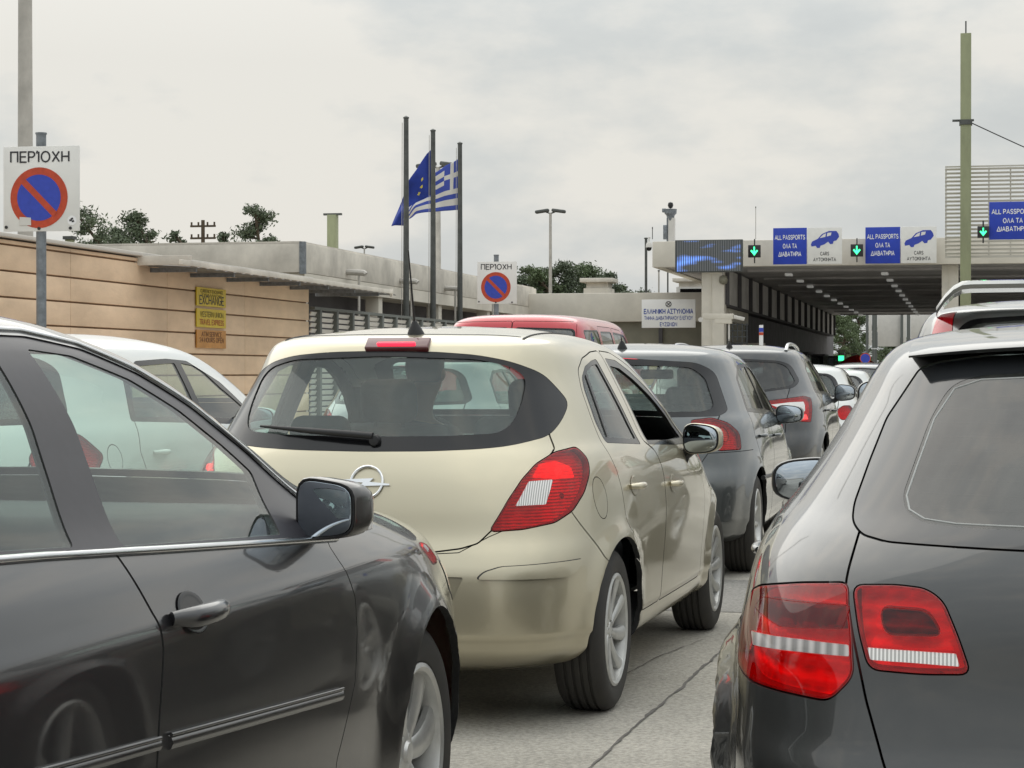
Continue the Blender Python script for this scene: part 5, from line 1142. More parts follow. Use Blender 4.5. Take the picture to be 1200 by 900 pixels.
bump = Region([(.0, 0, .62), (.0, -.40, .645), (.07, -.50, .70), (.20, -.60, .745), (.319, -.742, .779), (.394, -.792, .688), (.462, -.836, .605), (.5, -.9, .5), (.5, -.9, .12), (0, 0, .12)], REAR, .004, half=True)
c.panel('rear_bumper', bump, .0016, out=.4, inn=.75)
cap = Region([(.548 + .062 * math.cos(a), -.8, .815 + .078 * math.sin(a)) for a in [2 * math.pi * i / 18 for i in range(18)]], (-.25, -1, 0), 0)
c.panel('fuel_flap', cap, .0016)
rwin = Region([(.80, -.7, 1.09), (.85, -.7, 1.215), (.89, -.7, 1.262), (.99, -.7, 1.305), (1.12, -.7, 1.327), (1.235, -.7, 1.336), (1.31, -.7, .990), (.80, -.7, 1.012)], RIGHT, .02)
rpane = Region([(.875, -.7, 1.03), (.985, -.7, 1.285), (1.11, -.7, 1.310), (1.205, -.7, 1.316), (1.272, -.7, 1.012)], RIGHT, .015)
qpane = Region([(.818, -.7, 1.085), (.865, -.7, 1.21), (.90, -.7, 1.25), (.955, -.7, 1.277), (.858, -.7, 1.030), (.815, -.7, 1.032)], RIGHT, .012)
c.window(rwin, [rpane, qpane], M['black_gloss'], both=True, glass=M['glass_tint'], inn=.25)
fwin = Region([(1.455, -.7, .985), (1.415, -.7, 1.340), (1.62, -.7, 1.333), (1.82, -.7, 1.288), (2.05, -.7, 1.215), (2.28, -.7, 1.105), (2.42, -.7, 1.00), (2.42, -.7, .955), (2.0, -.7, .965)], RIGHT, .02)
fopen = Region([(1.475, -.7, 1.0), (1.442, -.7, 1.31), (1.62, -.7, 1.30), (1.81, -.7, 1.253), (2.03, -.7, 1.178), (2.22, -.7, 1.085), (2.32, -.7, .985), (2.0, -.7, .985)], RIGHT, .02)
c.window(fwin, [fopen], M['black_gloss'], both=True, glass=M['glass_clear'], inn=.25, name='front_window_frame')
for o in list(c.root.children):       # the driver has both front windows wound down
    if o.name.startswith('front_window_frame'):
        for k in list(o.children): bpy.data.objects.remove(k)
rdoor = Region([(.885, -.7, 1.293), (1.0, -.7, 1.338), (1.20, -.7, 1.365), (1.375, -.7, 1.372), (1.385, -.7, 1.0), (1.53, -.7, .955), (1.598, -.7, .866), (1.60, -.7, .766), (1.59, -.7, .576), (1.57, -.7, .45), (1.55, -.7, .325), (1.08, -.7, .325), (1.04, -.7, .50), (.93, -.7, .62), (.80, -.7, .70), (.795, -.7, .82), (.772, -.7, .911), (.752, -.7, 1.003), (.780, -.7, 1.106), (.82, -.7, 1.211)], RIGHT, .03)
rd = c.panel('rear_door', rdoor, .0022, both=True)
fdoor = Region([(1.385, -.7, 1.372), (1.60, -.7, 1.366), (1.86, -.7, 1.315), (2.12, -.7, 1.232), (2.36, -.7, 1.125), (2.56, -.7, 1.01), (2.66, -.7, .93), (2.68, -.7, .80), (2.70, -.7, .66), (2.66, -.7, .50), (2.62, -.7, .325), (1.557, -.7, .325), (1.577, -.7, .45), (1.598, -.7, .576), (1.607, -.7, .766), (1.606, -.7, .866), (1.54, -.7, .958), (1.393, -.7, 1.003)], RIGHT, .03)
fd = c.panel('front_door', fdoor, .0022, both=True)
c.ws = (1.07, 1.35, .70, .57)
c.handle(.985, .838, rd, P_GOLD, .15); c.handle(1.79, .806, fd, P_GOLD, .15)
c.done(); c.wheels('cap', .19, .208, M['hubcap'])
# high brake light let into the roof edge
mb = MB(); mb.box((.424, -.055, 1.382), (.06, .25, .036), Matrix.Rotation(R(-42), 3, 'Y'), .006, 3); hb = mb.build('high_brake_light', M['lens_smoke'], c.root)
mb = MB(); mb.box((.398, -.055, 1.386), (.012, .15, .020), Matrix.Rotation(R(-42), 3, 'Y'), .004, 2); mb.build('lit_lens', mat('lit_red', (.8, .02, .03), .3, emit=(1, .02, .05), es=1.6), hb)
antenna(c, .60, -.07, .29, 16)
wiper(c, [(.42, 1.072, .0), (.31, 1.063, .005), (.2, 1.054, .007), (.08, 1.046, .008), (-.04, 1.038, .008)], .013, (-.045, 1.034))
wiper_arm = None
c.mirror((2.17, .925, .985), (.12, .18, .135), P_GOLD, rot=14, arm=.03)
plate(c, .0, .515)
for y0_ in (-.47,):
    c.strip('roof_trim', [(.66, y0_ - .01, 1.5), (.80, y0_ - .004, 1.5), (1.1, y0_ + .005, 1.5), (1.5, y0_ + .01, 1.5)], M['rubber'], .007, d=(0, 0, 1), lift=-.003)
c.strip('roof_seam', [(.70, -.46, 1.5), (.60, -.25, 1.5), (.58, 0, 1.5), (.60, .25, 1.5), (.70, .46, 1.5)], M['rubber'], .0022, both=False, d=(0, 0, 1), lift=-.0005)
# winged ring emblem on the tailgate
hit = c.bvh.ray_cast(Vector((-1, -.04, .885)), Vector((1, 0, 0)))[0]; q = c.normal_at(hit)
mt = Matrix.Translation(hit + q * .004) @ q.to_track_quat('Z', 'Y').to_matrix().to_4x4(); mb = MB()
mb.tube([mt @ Vector((math.cos(a) * .060, math.sin(a) * .060, 0)) for a in [2 * math.pi * i / 40 for i in range(40)]], .0055, 8, closed=True)
mb.prism([(-.088, .008), (.025, .014), (.012, .0), (.088, -.006), (.088, -.0115), (-.025, -.016), (-.012, -.003), (-.088, .002)], -.004, .006, mt)
mb.build('emblem', M['chrome'], c.root)
c.seats(1.60, .88, y=.33, z=.50, top=.56); c.dash(2.32, 1.34, .93)
for y_ in (-.33, 0, .33):
    mb = MB(); h = c.bvh.ray_cast(Vector((-1, y_, .31)), Vector((1, 0, 0)))[0]
cap2 = Region([(0, -.30 + .022 * math.cos(a), .40 + .022 * math.sin(a)) for a in [2 * math.pi * i / 16 for i in range(16)]], REAR, 0)
c.piece('towing_eye_cover', cap2, .0012, -.001, P_GOLD, out=.4, inn=.3)
c.place(-2.143, 6.996, 1.8, 'hatchback', 'champagne gold hatchback with ring emblem and long roof aerial, driver window wound down', 'car', CAR_GROUP)

# ---- black saloon
c = Car('laguna', ROWS_SALOON, (.96, 3.63), 1.49, .325, P_BLACK, ncol=64, nlev=110, bump=.026, archw=.06); c.dark = True; c.inner = M['door_card']; c.hr = 1.35; c.root = empty('saloon')
c.arches()
dlo = Region([(.70, -.7, 1.045), (.95, -.7, 1.235), (1.25, -.7, 1.325), (1.6, -.7, 1.346), (2.0, -.7, 1.344), (2.2, -.7, 1.324), (2.4, -.7, 1.278), (2.6, -.7, 1.208), (2.78, -.7, 1.122), (2.93, -.7, 1.03), (3.02, -.7, .945), (2.97, -.7, .914), (2.69, -.7, .930), (2.49, -.7, .940), (2.1, -.7, .963), (1.65, -.7, .989), (.8, -.7, 1.03)], RIGHT, .02)
fp = Region([(1.968, -.7, 1.322), (2.13, -.7, 1.312), (2.33, -.7, 1.268), (2.50, -.7, 1.206), (2.65, -.7, 1.132), (2.745, -.7, 1.072), (2.665, -.7, .948), (2.1, -.7, .975), (1.942, -.7, .983), (1.980, -.7, 1.186)], RIGHT, .012)
rp = Region([(1.83, -.7, 1.322), (1.5, -.7, 1.318), (1.2, -.7, 1.285), (1.02, -.7, 1.20), (.95, -.7, 1.05), (1.0, -.7, 1.035), (1.776, -.7, .995), (1.827, -.7, 1.19)], RIGHT, .012)
c.window(dlo, [fp, rp], M['pillar'], both=True, glass=M['glass_clear'], inn=.25, name='side_window_frame', flush=-.003)
bt = [(2.888, .897), (2.927, .848), (2.972, .788), (2.976, .712), (2.953, .604), (2.895, .52), (2.848, .455), (2.82, .25)]
sm = [(1.895, .978), (1.905, .93), (1.928, .855), (1.933, .81), (1.922, .756), (1.906, .686), (1.895, .623), (1.88, .40), (1.87, .25)]
fdoor = Region([(x, -.8, z) for x, z in [(2.93, .945), (2.90, .905)] + bt[1:]] + [(x, -.8, z) for x, z in sm[::-1]] + [(1.93, -.8, 1.03), (2.6, -.8, .98), (2.88, -.8, .97)], RIGHT, .01)
fd = c.panel('front_door', fdoor, .0022, both=True)
rdoor = Region([(x - .0035, -.8, z) for x, z in sm] + [(1.36, -.8, .25), (1.34, -.8, .50), (1.22, -.8, .64), (1.05, -.8, .72), (.92, -.8, .80), (.90, -.8, .95), (.93, -.8, 1.06), (1.80, -.8, 1.03)], RIGHT, .012)
rd = c.panel('rear_door', rdoor, .0022, both=True)
bn = Region([(4.45, -.62, .9), (4.2, -.72, .9), (3.7, -.735, .9), (3.42, -.72, .9), (3.45, 0, .9), (4.52, 0, .9)], (0, 0, 1), .02, half=True)
fl = Region([(4.02, -.80, .775), (4.16, -.76, .79), (4.36, -.70, .78), (4.48, -.62, .74), (4.47, -.60, .66), (4.40, -.70, .63), (4.22, -.82, .655), (4.08, -.86, .705)], (.5, -1, .2), .02)
fl2 = Region([(4.12, -.80, .765), (4.28, -.74, .765), (4.28, -.78, .69), (4.15, -.84, .705)], (.5, -1, .2), .01)
c.lamp(fl, M['glass_dark'] if False else M['lens_smoke'], [('red_reflection', fl2, M['lens_bright'])], name='headlamp')  # reddish lens and glowing insert imitate the hatchback's tail lamp reflected in the headlamp
c.strip('belt_moulding', [(1.3, -.8, 1.006), (1.65, -.8, .990), (2.1, -.8, .9645), (2.49, -.8, .943), (2.69, -.8, .932), (2.97, -.8, .916)], M['chrome'], .0075, lift=.002)
c.strip('window_moulding', [(.75, -.7, 1.10), (.95, -.7, 1.245), (1.25, -.7, 1.336), (1.6, -.7, 1.357), (2.0, -.7, 1.355), (2.2, -.7, 1.335), (2.4, -.7, 1.289), (2.6, -.7, 1.219), (2.78, -.7, 1.133), (2.93, -.7, 1.041), (3.0, -.7, .99)], M['chrome'], .0055, lift=.001)
c.strip('door_moulding', [(1.42, -.8, .682), (1.90, -.8, .654)], P_BLACK, .012, lift=-.004); c.strip('door_moulding_trim', [(1.42, -.8, .695), (1.90, -.8, .665)], P_BLACK, .004, lift=.004)
c.strip('door_moulding', [(1.94, -.8, .650), (2.853, -.8, .592)], P_BLACK, .014, lift=-.004); c.strip('door_moulding_trim', [(1.94, -.8, .664), (2.853, -.8, .606)], P_BLACK, .0035, lift=.006)
c.handle(2.075, .857, fd, P_BLACK, .2); c.handle(1.12, .92, rd, P_BLACK, .2)
rg = Region([(.7, 0, 1.34), (.7, -.42, 1.31), (.5, -.56, 1.09), (.4, 0, 1.06)], REAR, .04, half=True)
c.window(rg, [Region([(.7, 0, 1.325), (.7, -.39, 1.297), (.5, -.52, 1.105), (.4, 0, 1.075)], REAR, .03, half=True)], M['black_gloss'], glass=M['glass_tint'], name='rear_window', out=.9, inn=.5)
wsr = Region([(3.3, 0, 1.03), (3.3, -.66, 1.02), (2.6, -.50, 1.33), (2.6, 0, 1.345)], (1, 0, 0), .04, half=True)
c.window(wsr, [Region([(3.3, 0, 1.05), (3.3, -.63, 1.04), (2.6, -.47, 1.315), (2.6, 0, 1.33)], (1, 0, 0), .04, half=True)], M['black_gloss'], glass=M['glass_clear'], name='windscreen', out=.9, inn=.6)
tl = Region([(.1, -.50, .90), (.3, -.80, .88), (.4, -.86, .80), (.3, -.85, .74), (.1, -.52, .76)], (-.8, -.6, 0), .02)
c.lamp(tl, M['lens_red'])
c.done(); c.wheels('laguna', .215, .220)
c.mirror((2.80, .893, .992), (.115, .160, .128), P_BLACK, rot=18, p=4.2, arm=.02, arm_dz=-.02)
for sg in (-1,):
    mb = MB(); mb.box((2.845, sg * .970, .965), (.035, .014, .038), None, .006, 2); mb.build('mirror_indicator', M['lens_white'], c.root)
c.seats(1.80, 1.05, z=.48, top=.62); c.dash(2.68, 1.50, .965)
c.place(-2.28, 1.36, 1.5, 'saloon', 'black saloon with chrome window trim and alloy wheel in the left foreground', 'car', CAR_GROUP)

# ---- graphite five-door on the right
c = Car('audi', ROWS_ESTATE, (.86, 3.44), 1.53, .318, P_GRAPH, ncol=64, nlev=120, bump=.045); c.dark = True; c.hs = .3; c.hr = .8; c.root = empty('hatchback')
c.arches()
glass = Region([(.6, 0, 1.322), (.6, -.286, 1.318), (.63, -.369, 1.312), (.68, -.455, 1.300), (.71, -.492, 1.288), (.627, -.556, 1.188), (.523, -.585, 1.105), (.408, -.609, 1.026), (.346, -.609, .997), (.284, -.589, .978), (.231, -.54, .969), (.178, -.416, .966), (.158, -.296, .963), (.15, 0, .961)], REAR, .012, half=True)
gp = Region([(.55, 0, 1.284), (.54, -.288, 1.280), (.563, -.370, 1.276), (.573, -.428, 1.258), (.513, -.468, 1.191), (.409, -.498, 1.102), (.344, -.516, 1.048), (.294, -.508, 1.019), (.252, -.478, 1.003), (.218, -.416, .997), (.192, -.295, .995), (.18, 0, .993)], REAR, .03, half=True)
M['frit'] = mat('frit', (.022, .024, .026), .10, 0, .25)
c.window(glass, [gp], M['frit'], glass=M['glass_black'], name='rear_window', out=.5, inn=.4, gap=.004, pz=(-.0016, -.005))
c.strip('heater_border', [(0, p[0], p[1]) for p in [(.288, 1.272), (.37, 1.268), (.422, 1.250), (.461, 1.190), (.492, 1.100), (.509, 1.048), (.502, 1.024), (.474, 1.010), (.416, 1.004), (.295, 1.002), (.15, 1.0), (0, 1.0)]], mat('heater_print', (.30, .31, .30), .5), .0022, both=True, d=REAR, lift=-.002)
for k in range(9):
    zz = 1.03 + k * .026; ww = .497 - (zz - 1.03) * .28
    c.strip('heater_line', [(0, -ww, zz), (0, 0, zz - .004), (0, ww, zz)], mat('heater_wire', (.22, .17, .13), .6) if k == 0 else bpy.data.materials['heater_wire'], .0011, both=False, d=REAR, lift=-.0035)
D = (-.78, -.62, .05)
lo = Region([(.180, -.612, .894), (.257, -.70, .884), (.441, -.798, .858), (.52, -.82, .840), (.56, -.845, .79), (.58, -.862, .705), (.302, -.80, .692), (.15, -.705, .693), (.104, -.636, .69), (.102, -.592, .735), (.128, -.600, .812)], D, .02)
s1 = Region([(.38, -.808, .777), (.178, -.692, .789), (.116, -.606, .789), (.109, -.604, .769), (.166, -.691, .767), (.339, -.8, .755)], D, .004)
d1 = Region([(.13, -.618, .857), (.40, -.775, .842), (.42, -.80, .820), (.25, -.735, .803), (.13, -.620, .815)], D, .008)
M['lens_red_flat'] = lensm('lens_red_flat', (.60, .018, .02), .13, 'lines', 40)
c.deep_lamp(lo, [('silver_strip', s1, M['lens_grey'], None), ('dark_lens', d1, M['lens_glass_dark'], M['reflector_dark'])], refl=M['reflector_flat'], bulbs=[((.25, -.73, .73), .016, M['reflector'])])
li = Region([(.174, -.599, .891), (.142, -.521, .896), (.126, -.467, .892), (.11, -.437, .872), (.085, -.412, .815), (.069, -.389, .750), (.075, -.473, .747), (.094, -.566, .750), (.122, -.585, .813)], REAR, .02)
s2 = Region([(.107, -.570, .787), (.089, -.504, .786), (.078, -.414, .784), (.073, -.408, .762), (.081, -.488, .765), (.098, -.564, .766)], REAR, .003)
d2 = Region([(.10, -.550, .858), (.09, -.462, .856), (.08, -.435, .812), (.09, -.540, .810)], REAR, .02)
c.deep_lamp(li, [('reversing_lens', s2, M['lens_white'], None), ('dark_lens', d2, M['lens_glass_dark'], M['reflector_dark'])], refl=M['reflector_flat'], name='tailgate_lamp', grow=.003)
gate = Region([(.42, 0, 1.25), (.45, -.50, 1.2), (.45, -.56, 1.1), (.3, -.593, .986), (.208, -.609, .92), (.182, -.6135, .891), (.125, -.598, .812), (.102, -.586, .762), (.079, -.571, .697), (.033, -.538, .592), (0, -.50, .50), (0, 0, .47)], REAR, .012, half=True)
c.panel('tailgate', gate, .0024, out=.4, inn=.38)
dl = Region([(.80, -.7, .985), (.86, -.7, 1.16), (1.02, -.7, 1.25), (1.4, -.7, 1.305), (1.8, -.7, 1.300), (2.2, -.7, 1.21), (2.55, -.7, 1.07), (2.68, -.7, .965)], RIGHT, .02)
dp = Region([(1.0, -.7, 1.0), (1.08, -.7, 1.22), (1.4, -.7, 1.285), (1.70, -.7, 1.283), (1.78, -.7, .99)], RIGHT, .02); dq = Region([(1.86, -.7, .99), (1.82, -.7, 1.275), (2.15, -.7, 1.2), (2.48, -.7, 1.07), (2.58, -.7, .98)], RIGHT, .02)
c.window(dl, [dp, dq], M['black_gloss'], both=True, glass=M['glass_tint'], inn=.25, name='side_window_frame')
rd = c.panel('rear_door', Region([(.92, -.8, 1.05), (.90, -.8, .90), (1.0, -.8, .72), (1.22, -.8, .58), (1.28, -.8, .25), (1.80, -.8, .25), (1.84, -.8, .80), (1.82, -.8, 1.05)], RIGHT, .02), .0022, both=True)
fd = c.panel('front_door', Region([(1.826, -.8, 1.05), (1.846, -.8, .80), (1.806, -.8, .25), (2.72, -.8, .25), (2.86, -.8, .60), (2.84, -.8, .85), (2.6, -.8, 1.0)], RIGHT, .02), .0022, both=True)
c.ws = (1.05, 1.30, .66, .53)
c.handle(1.1, .88, rd, P_GRAPH); c.handle(2.0, .86, fd, P_GRAPH)
# roof spoiler over the rear window
bm = bmesh.new(); V = []
for j in range(25):
    y = -.515 + 1.03 * j / 24; k = (abs(y) / .515); dx = .16 * k ** 3.2; dz = -.022 * k ** 2.4; th = 1 - .55 * k ** 6
    f_ = max(0, (k - .55) / .45) ** 2
    prof = [(x + dx, z + dz) for x, z in ((.86, 1.372), (.66, 1.360), (.52, 1.343), (.505, 1.337), (.51, 1.330), (.60, 1.330 - .006 * th), (.72, 1.315 + .02 * k ** 2))]
    top_ = [prof[0], prof[1], prof[2], prof[3], (prof[3][0] + .004, prof[3][1] - .004), (prof[2][0] + .07, prof[2][1] - .005), (prof[1][0] + .05, prof[1][1] - .02)]
    V.append([bm.verts.new((a[0] * (1 - f_) + b2[0] * f_, y, a[1] * (1 - f_) + b2[1] * f_)) for a, b2 in zip(prof, top_)])
for a, b in zip(V, V[1:]):
    for i in range(7): bm.faces.new((a[i], a[(i + 1) % 7], b[(i + 1) % 7], b[i]))
bm.faces.new(V[0]); bm.faces.new(V[-1][::-1]); bmesh.ops.recalc_face_normals(bm, faces=bm.faces)
me = bpy.data.meshes.new('spoiler'); bm.to_mesh(me); bm.free(); shade(me, 35); me.materials.append(P_GRAPH); new_obj('roof_spoiler', me, c.root)
c.done(); c.wheels('alloy', .215, .222)
c.mirror((2.62, .885, .955), (.12, .20, .135), P_GRAPH, rot=4, arm=.03, glass_m=M['mirror'])
plate(c, 0, .72); c.seats(1.60, .95, z=.46, top=.62); c.dash(2.45, 1.4, .90)
c.place(.40, 3.62, 0.3, 'hatchback', 'graphite five door hatchback with red tail lamps filling the right foreground', 'car', CAR_GROUP)
# ---------------------------------------------------------------- the rest of the queue
def scaled(rows, l0, L_, w0, W_, h0, H_, top_w=0.0, top_x=0.0):
    out = []
    for z, xr, xf, w, pr, pf in rows:
        k = max(0, (z - .9) / .5)
        out.append((z * H_ / h0, xr * L_ / l0 + top_x * k, xf * L_ / l0, w * W_ / w0 + top_w * min(1, k) * min(1, w / .5), pr, pf))
    return out
def on(car, pts):
    """('r', y, z) a point on the tail, ('s', x, z) a point on the right flank"""
    out = []
    for k, a, b in pts:
        o, d = (Vector((-1, a, b)), Vector((1, 0, 0))) if k == 'r' else (Vector((a, -1.5, b)), Vector((0, 1, 0)))
        h = car.bvh.ray_cast(o, d)[0]; out.append(h if h is not None else Vector((.1, a, b) if k == 'r' else (a, -.8, b)))
    return out
def tail(car, g_out, g_in, frame=None, glass=None, wip=None, r1=.05, r2=.04):
    a = Region([Vector((.4, y, z)) for y, z in g_out], REAR, r1, half=True); b = Region([Vector((.4, y, z)) for y, z in g_in], REAR, r2, half=True)
    car.window(a, [b], frame or M['black_gloss'], glass=glass or M['glass_tint'], name='rear_window', out=.6, inn=.5)
def flank(car, dlo, panes, doors=(), frame=None, glass=None, handles=(), r=.02):
    car.window(Region([(x, -.7, z) for x, z in dlo], RIGHT, r), [Region([(x, -.7, z) for x, z in p], RIGHT, .015) for p in panes], frame or M['black_gloss'], both=True, glass=glass or M['glass_tint'], inn=.28, name='side_window_frame')
    ds = [car.panel('rear_door' if i == 0 and len(doors) > 1 else 'front_door', Region([(x, -.8, z) for x, z in d], RIGHT, .02), .0035, both=True) for i, d in enumerate(doors)]
    for i, (x, z) in enumerate(handles): car.handle(x, z, ds[min(i, len(ds) - 1)], None, .16, recess=False)
def light_bar(car, x, z, w, tilt=-40):
    mb = MB(); mb.box((x, 0, z), (.05, w, .03), Matrix.Rotation(R(tilt), 3, 'Y'), .005, 2); o = mb.build('high_brake_light', M['lens_smoke'], car.root)
    mb = MB(); mb.box((x - .024, 0, z + .001), (.01, w * .86, .018), Matrix.Rotation(R(tilt), 3, 'Y'), .003, 2); mb.build('lit_lens', bpy.data.materials['lit_red'], o)
def glasshouse(L_, x0=.80, belt0=1.02, belt1=.96, top=1.335, nose=2.5):
    """side window outline and two panes between the belt and the roof"""
    dlo = [(x0, belt0), (x0 + .10, top - .10), (x0 + .32, top - .015), (x0 + .75, top), (x0 + 1.05, top - .01), (nose - .42, top - .13), (nose, belt1 + .03), (nose - .04, belt1)]
    xm = (x0 + nose) / 2 - .02
    rp = [(x0 + .07, belt0 + .02), (x0 + .15, top - .11), (x0 + .34, top - .04), (xm - .06, top - .022), (xm - .02, belt0 + .005)]
    fp = [(xm + .06, belt0), (xm + .03, top - .022), (xm + .28, top - .04), (nose - .46, top - .16), (nose - .16, belt1 + .09), (nose - .13, belt1 + .03)]
    return dlo, [rp, fp]
def doors_for(x0, xm, x1, belt, arch_r, ra):
    rear = [(x0 + .02, belt + .06), (x0 - .04, belt - .12), (ra + arch_r * .55, ra_z(arch_r) + .06), (ra + arch_r + .03, .48), (ra + arch_r + .05, .27), (xm, .27), (xm + .02, belt - .15), (xm, belt + .06)]
    front = [(xm + .006, belt + .06), (xm + .026, belt - .15), (xm + .006, .27), (x1 - .06, .27), (x1 + .06, .55), (x1 + .04, belt - .16), (x1 - .14, belt + .02)]
    return rear, front
def ra_z(r): return .31 + r * .8

# ---- metallic grey hatchback in front of the champagne one
rows = scaled(ROWS_OPEL, 4.0, 4.204, .868, .880, 1.472, 1.478, .03)
c = Car('golf', rows, (.80, 3.378), 1.52, .317, P_GREY); c.root = empty('hatchback'); c.arches()
tail(c, [(0, 1.375), (-.50, 1.345), (-.60, 1.29), (-.70, 1.04), (-.66, 1.010), (0, 1.0)], [(0, 1.335), (-.47, 1.315), (-.555, 1.25), (-.625, 1.07), (-.58, 1.04), (0, 1.035)], glass=M['glass_clear'])
lamp = Region(on(c, [('r', -.50, .985), ('r', -.62, 1.0), ('s', .42, .965), ('s', .50, .90), ('s', .46, .80), ('r', -.68, .80), ('r', -.56, .83)]), (-.72, -.66, .05), .03)
h = on(c, [('r', -.70, .90)])[0]
rnd = Region([h + Vector((0, 0, 0)) + (Vector((-.45, .55, 0)).normalized() * math.cos(a) + Vector((0, 0, 1)) * math.sin(a)) * .048 for a in [2 * math.pi * i / 18 for i in range(18)]], (-.72, -.66, .05), 0)
c.deep_lamp(lamp, [('round_lens', rnd, red_glass('pink_lens_plastic', (.92, .45, .40)), M['reflector'])])
c.panel('tailgate', Region([(.4, 0, 1.3), (.4, -.5, 1.2), (.4, -.64, 1.06), (.35, -.665, 1.0), (.2, -.60, .93), (.1, -.56, .82), (.03, -.55, .70), (0, 0, .685)], REAR, .02, half=True), .003, out=.4, inn=.4)
c.panel('rear_bumper', Region([(.0, 0, .675), (.0, -.56, .69), (.1, -.62, .785), (.4, -.85, .79), (.5, -.95, .6), (.5, -.95, .12), (0, 0, .12)], REAR, .004, half=True), .002, out=.4, inn=.45)
dlo, panes = glasshouse(4.2, .86, 1.03, .965, 1.345, 2.56); ra, fr_ = doors_for(.86, 1.70, 2.72, 1.0, .36, .80)
flank(c, dlo, panes, (ra, fr_), glass=M['glass_tint'], handles=((1.05, .87), (1.88, .85)))
c.strip('door_moulding', [(.9, -.8, .60), (2.7, -.8, .56)], M['black_plastic'], .016, lift=-.006)
c.ws = (1.09, 1.35, .70, .58)
c.done(); c.wheels('fine', .205, .212, M['alloy'])
light_bar(c, .475, 1.372, .34); antenna(c, .66, 0, .06, 40)
wiper(c, [(.34, 1.052), (.1, 1.046), (-.02, 1.04)], .014, (-.02, 1.02)); plate(c, 0, .56)
c.mirror((2.32, .93, .985), (.13, .20, .13), P_GREY, rot=8, arm=.03); c.seats(1.62, .95, z=.52); c.dash(2.45)
mb = MB(); h = Vector((2.15, .0, 1.27)); mb.box(h, (.03, .24, .07), None, .02, 3); mb.tube([h, h + Vector((.12, 0, .07))], .012, 6); mb.tube([h, h - Vector((0, 0, .16))], .003, 6); mb.box(h - Vector((0, 0, .19)), (.01, .05, .07), None, .004); mb.build('rear_view_mirror', M['black_plastic'], c.root)
c.place(-2.16, 12.42, 0.2, 'hatchback', 'metallic grey hatchback with round red lamp lenses just ahead of the champagne hatchback', 'car', CAR_GROUP)

# ---- dark grey people carrier with silver roof rails
rows = scaled(ROWS_OPEL, 4.0, 4.42, .868, .925, 1.472, 1.56, .0)
c = Car('carrier', rows, (.86, 3.55), 1.56, .335, P_DARKGREY); c.root = empty('people_carrier'); c.arches()
tail(c, [(0, 1.42), (-.50, 1.395), (-.60, 1.36), (-.69, 1.20), (-.65, 1.14), (-.3, 1.09), (0, 1.08)], [(0, 1.40), (-.48, 1.378), (-.57, 1.345), (-.655, 1.20), (-.615, 1.158), (-.3, 1.11), (0, 1.10)], glass=M['glass_privacy'])
lamp = Region(on(c, [('r', -.34, 1.010), ('r', -.60, 1.04), ('s', .50, 1.06), ('s', .62, 1.04), ('s', .50, .92), ('s', .40, .82), ('r', -.67, .83), ('r', -.60, .90)]), (-.72, -.66, .05), .015)
w_ = Region(on(c, [('r', -.46, .985), ('r', -.62, 1.005), ('s', .42, 1.01), ('s', .40, .97), ('s', .36, .92), ('r', -.62, .915)]), (-.72, -.66, .05), .01)
c.deep_lamp(lamp, [('clear_lens', w_, M['lens_white'], None)])
br = Region(on(c, [('r', -.655, .89), ('s', .36, .89), ('s', .36, .845), ('r', -.68, .845)]), (-.72, -.66, .05), .004); c.cutout(br, .0, True); c.piece('lit_lens', br, .004, -.02, M['lens_bright'], both=True)
c.panel('tailgate', Region([(.4, 0, 1.3), (.4, -.5, 1.2), (.4, -.62, 1.16), (.3, -.60, 1.05), (.2, -.60, .90), (.1, -.60, .72), (0, 0, .69)], REAR, .02, half=True), .003, out=.4, inn=.4)
dlo, panes = glasshouse(4.4, .90, 1.09, 1.03, 1.425, 2.75); ra, fr_ = doors_for(.95, 1.80, 2.9, 1.06, .38, .86)
flank(c, dlo, panes, (ra, fr_), frame=M['black_gloss'], handles=((1.15, .92), (2.0, .90)))
c.ws = (1.16, 1.43, .74, .58)
c.done(); c.wheels('alloy', .215, .22)
for sg in (-1, 1):
    mb = MB(); pts = []
    for k in range(15):
        t = k / 14; x = .78 + 1.5 * t; hh = c.bvh.ray_cast(Vector((x, sg * .545, 2.4)), Vector((0, 0, -1)))[0]; pts.append(hh + Vector((0, 0, .045 * min(1, math.sin(math.pi * t) * 3))))
    mb.tube(pts, .018, 8); mb.build('roof_rail', M['chrome'], c.root, 60)
antenna(c, .80, 0, .05, 30); c.mirror((2.55, 1.0, 1.075), (.14, .22, .17), P_DARKGREY, rot=6, arm=.04); c.seats(1.75, 1.0, z=.58); c.dash(2.6, 1.4, 1.0)
plate(c, 0, .60)
c.place(-2.22, 19.0, 0.2, 'people_carrier', 'dark grey people carrier with silver roof rails ahead of the metallic grey hatchback', 'car', CAR_GROUP)

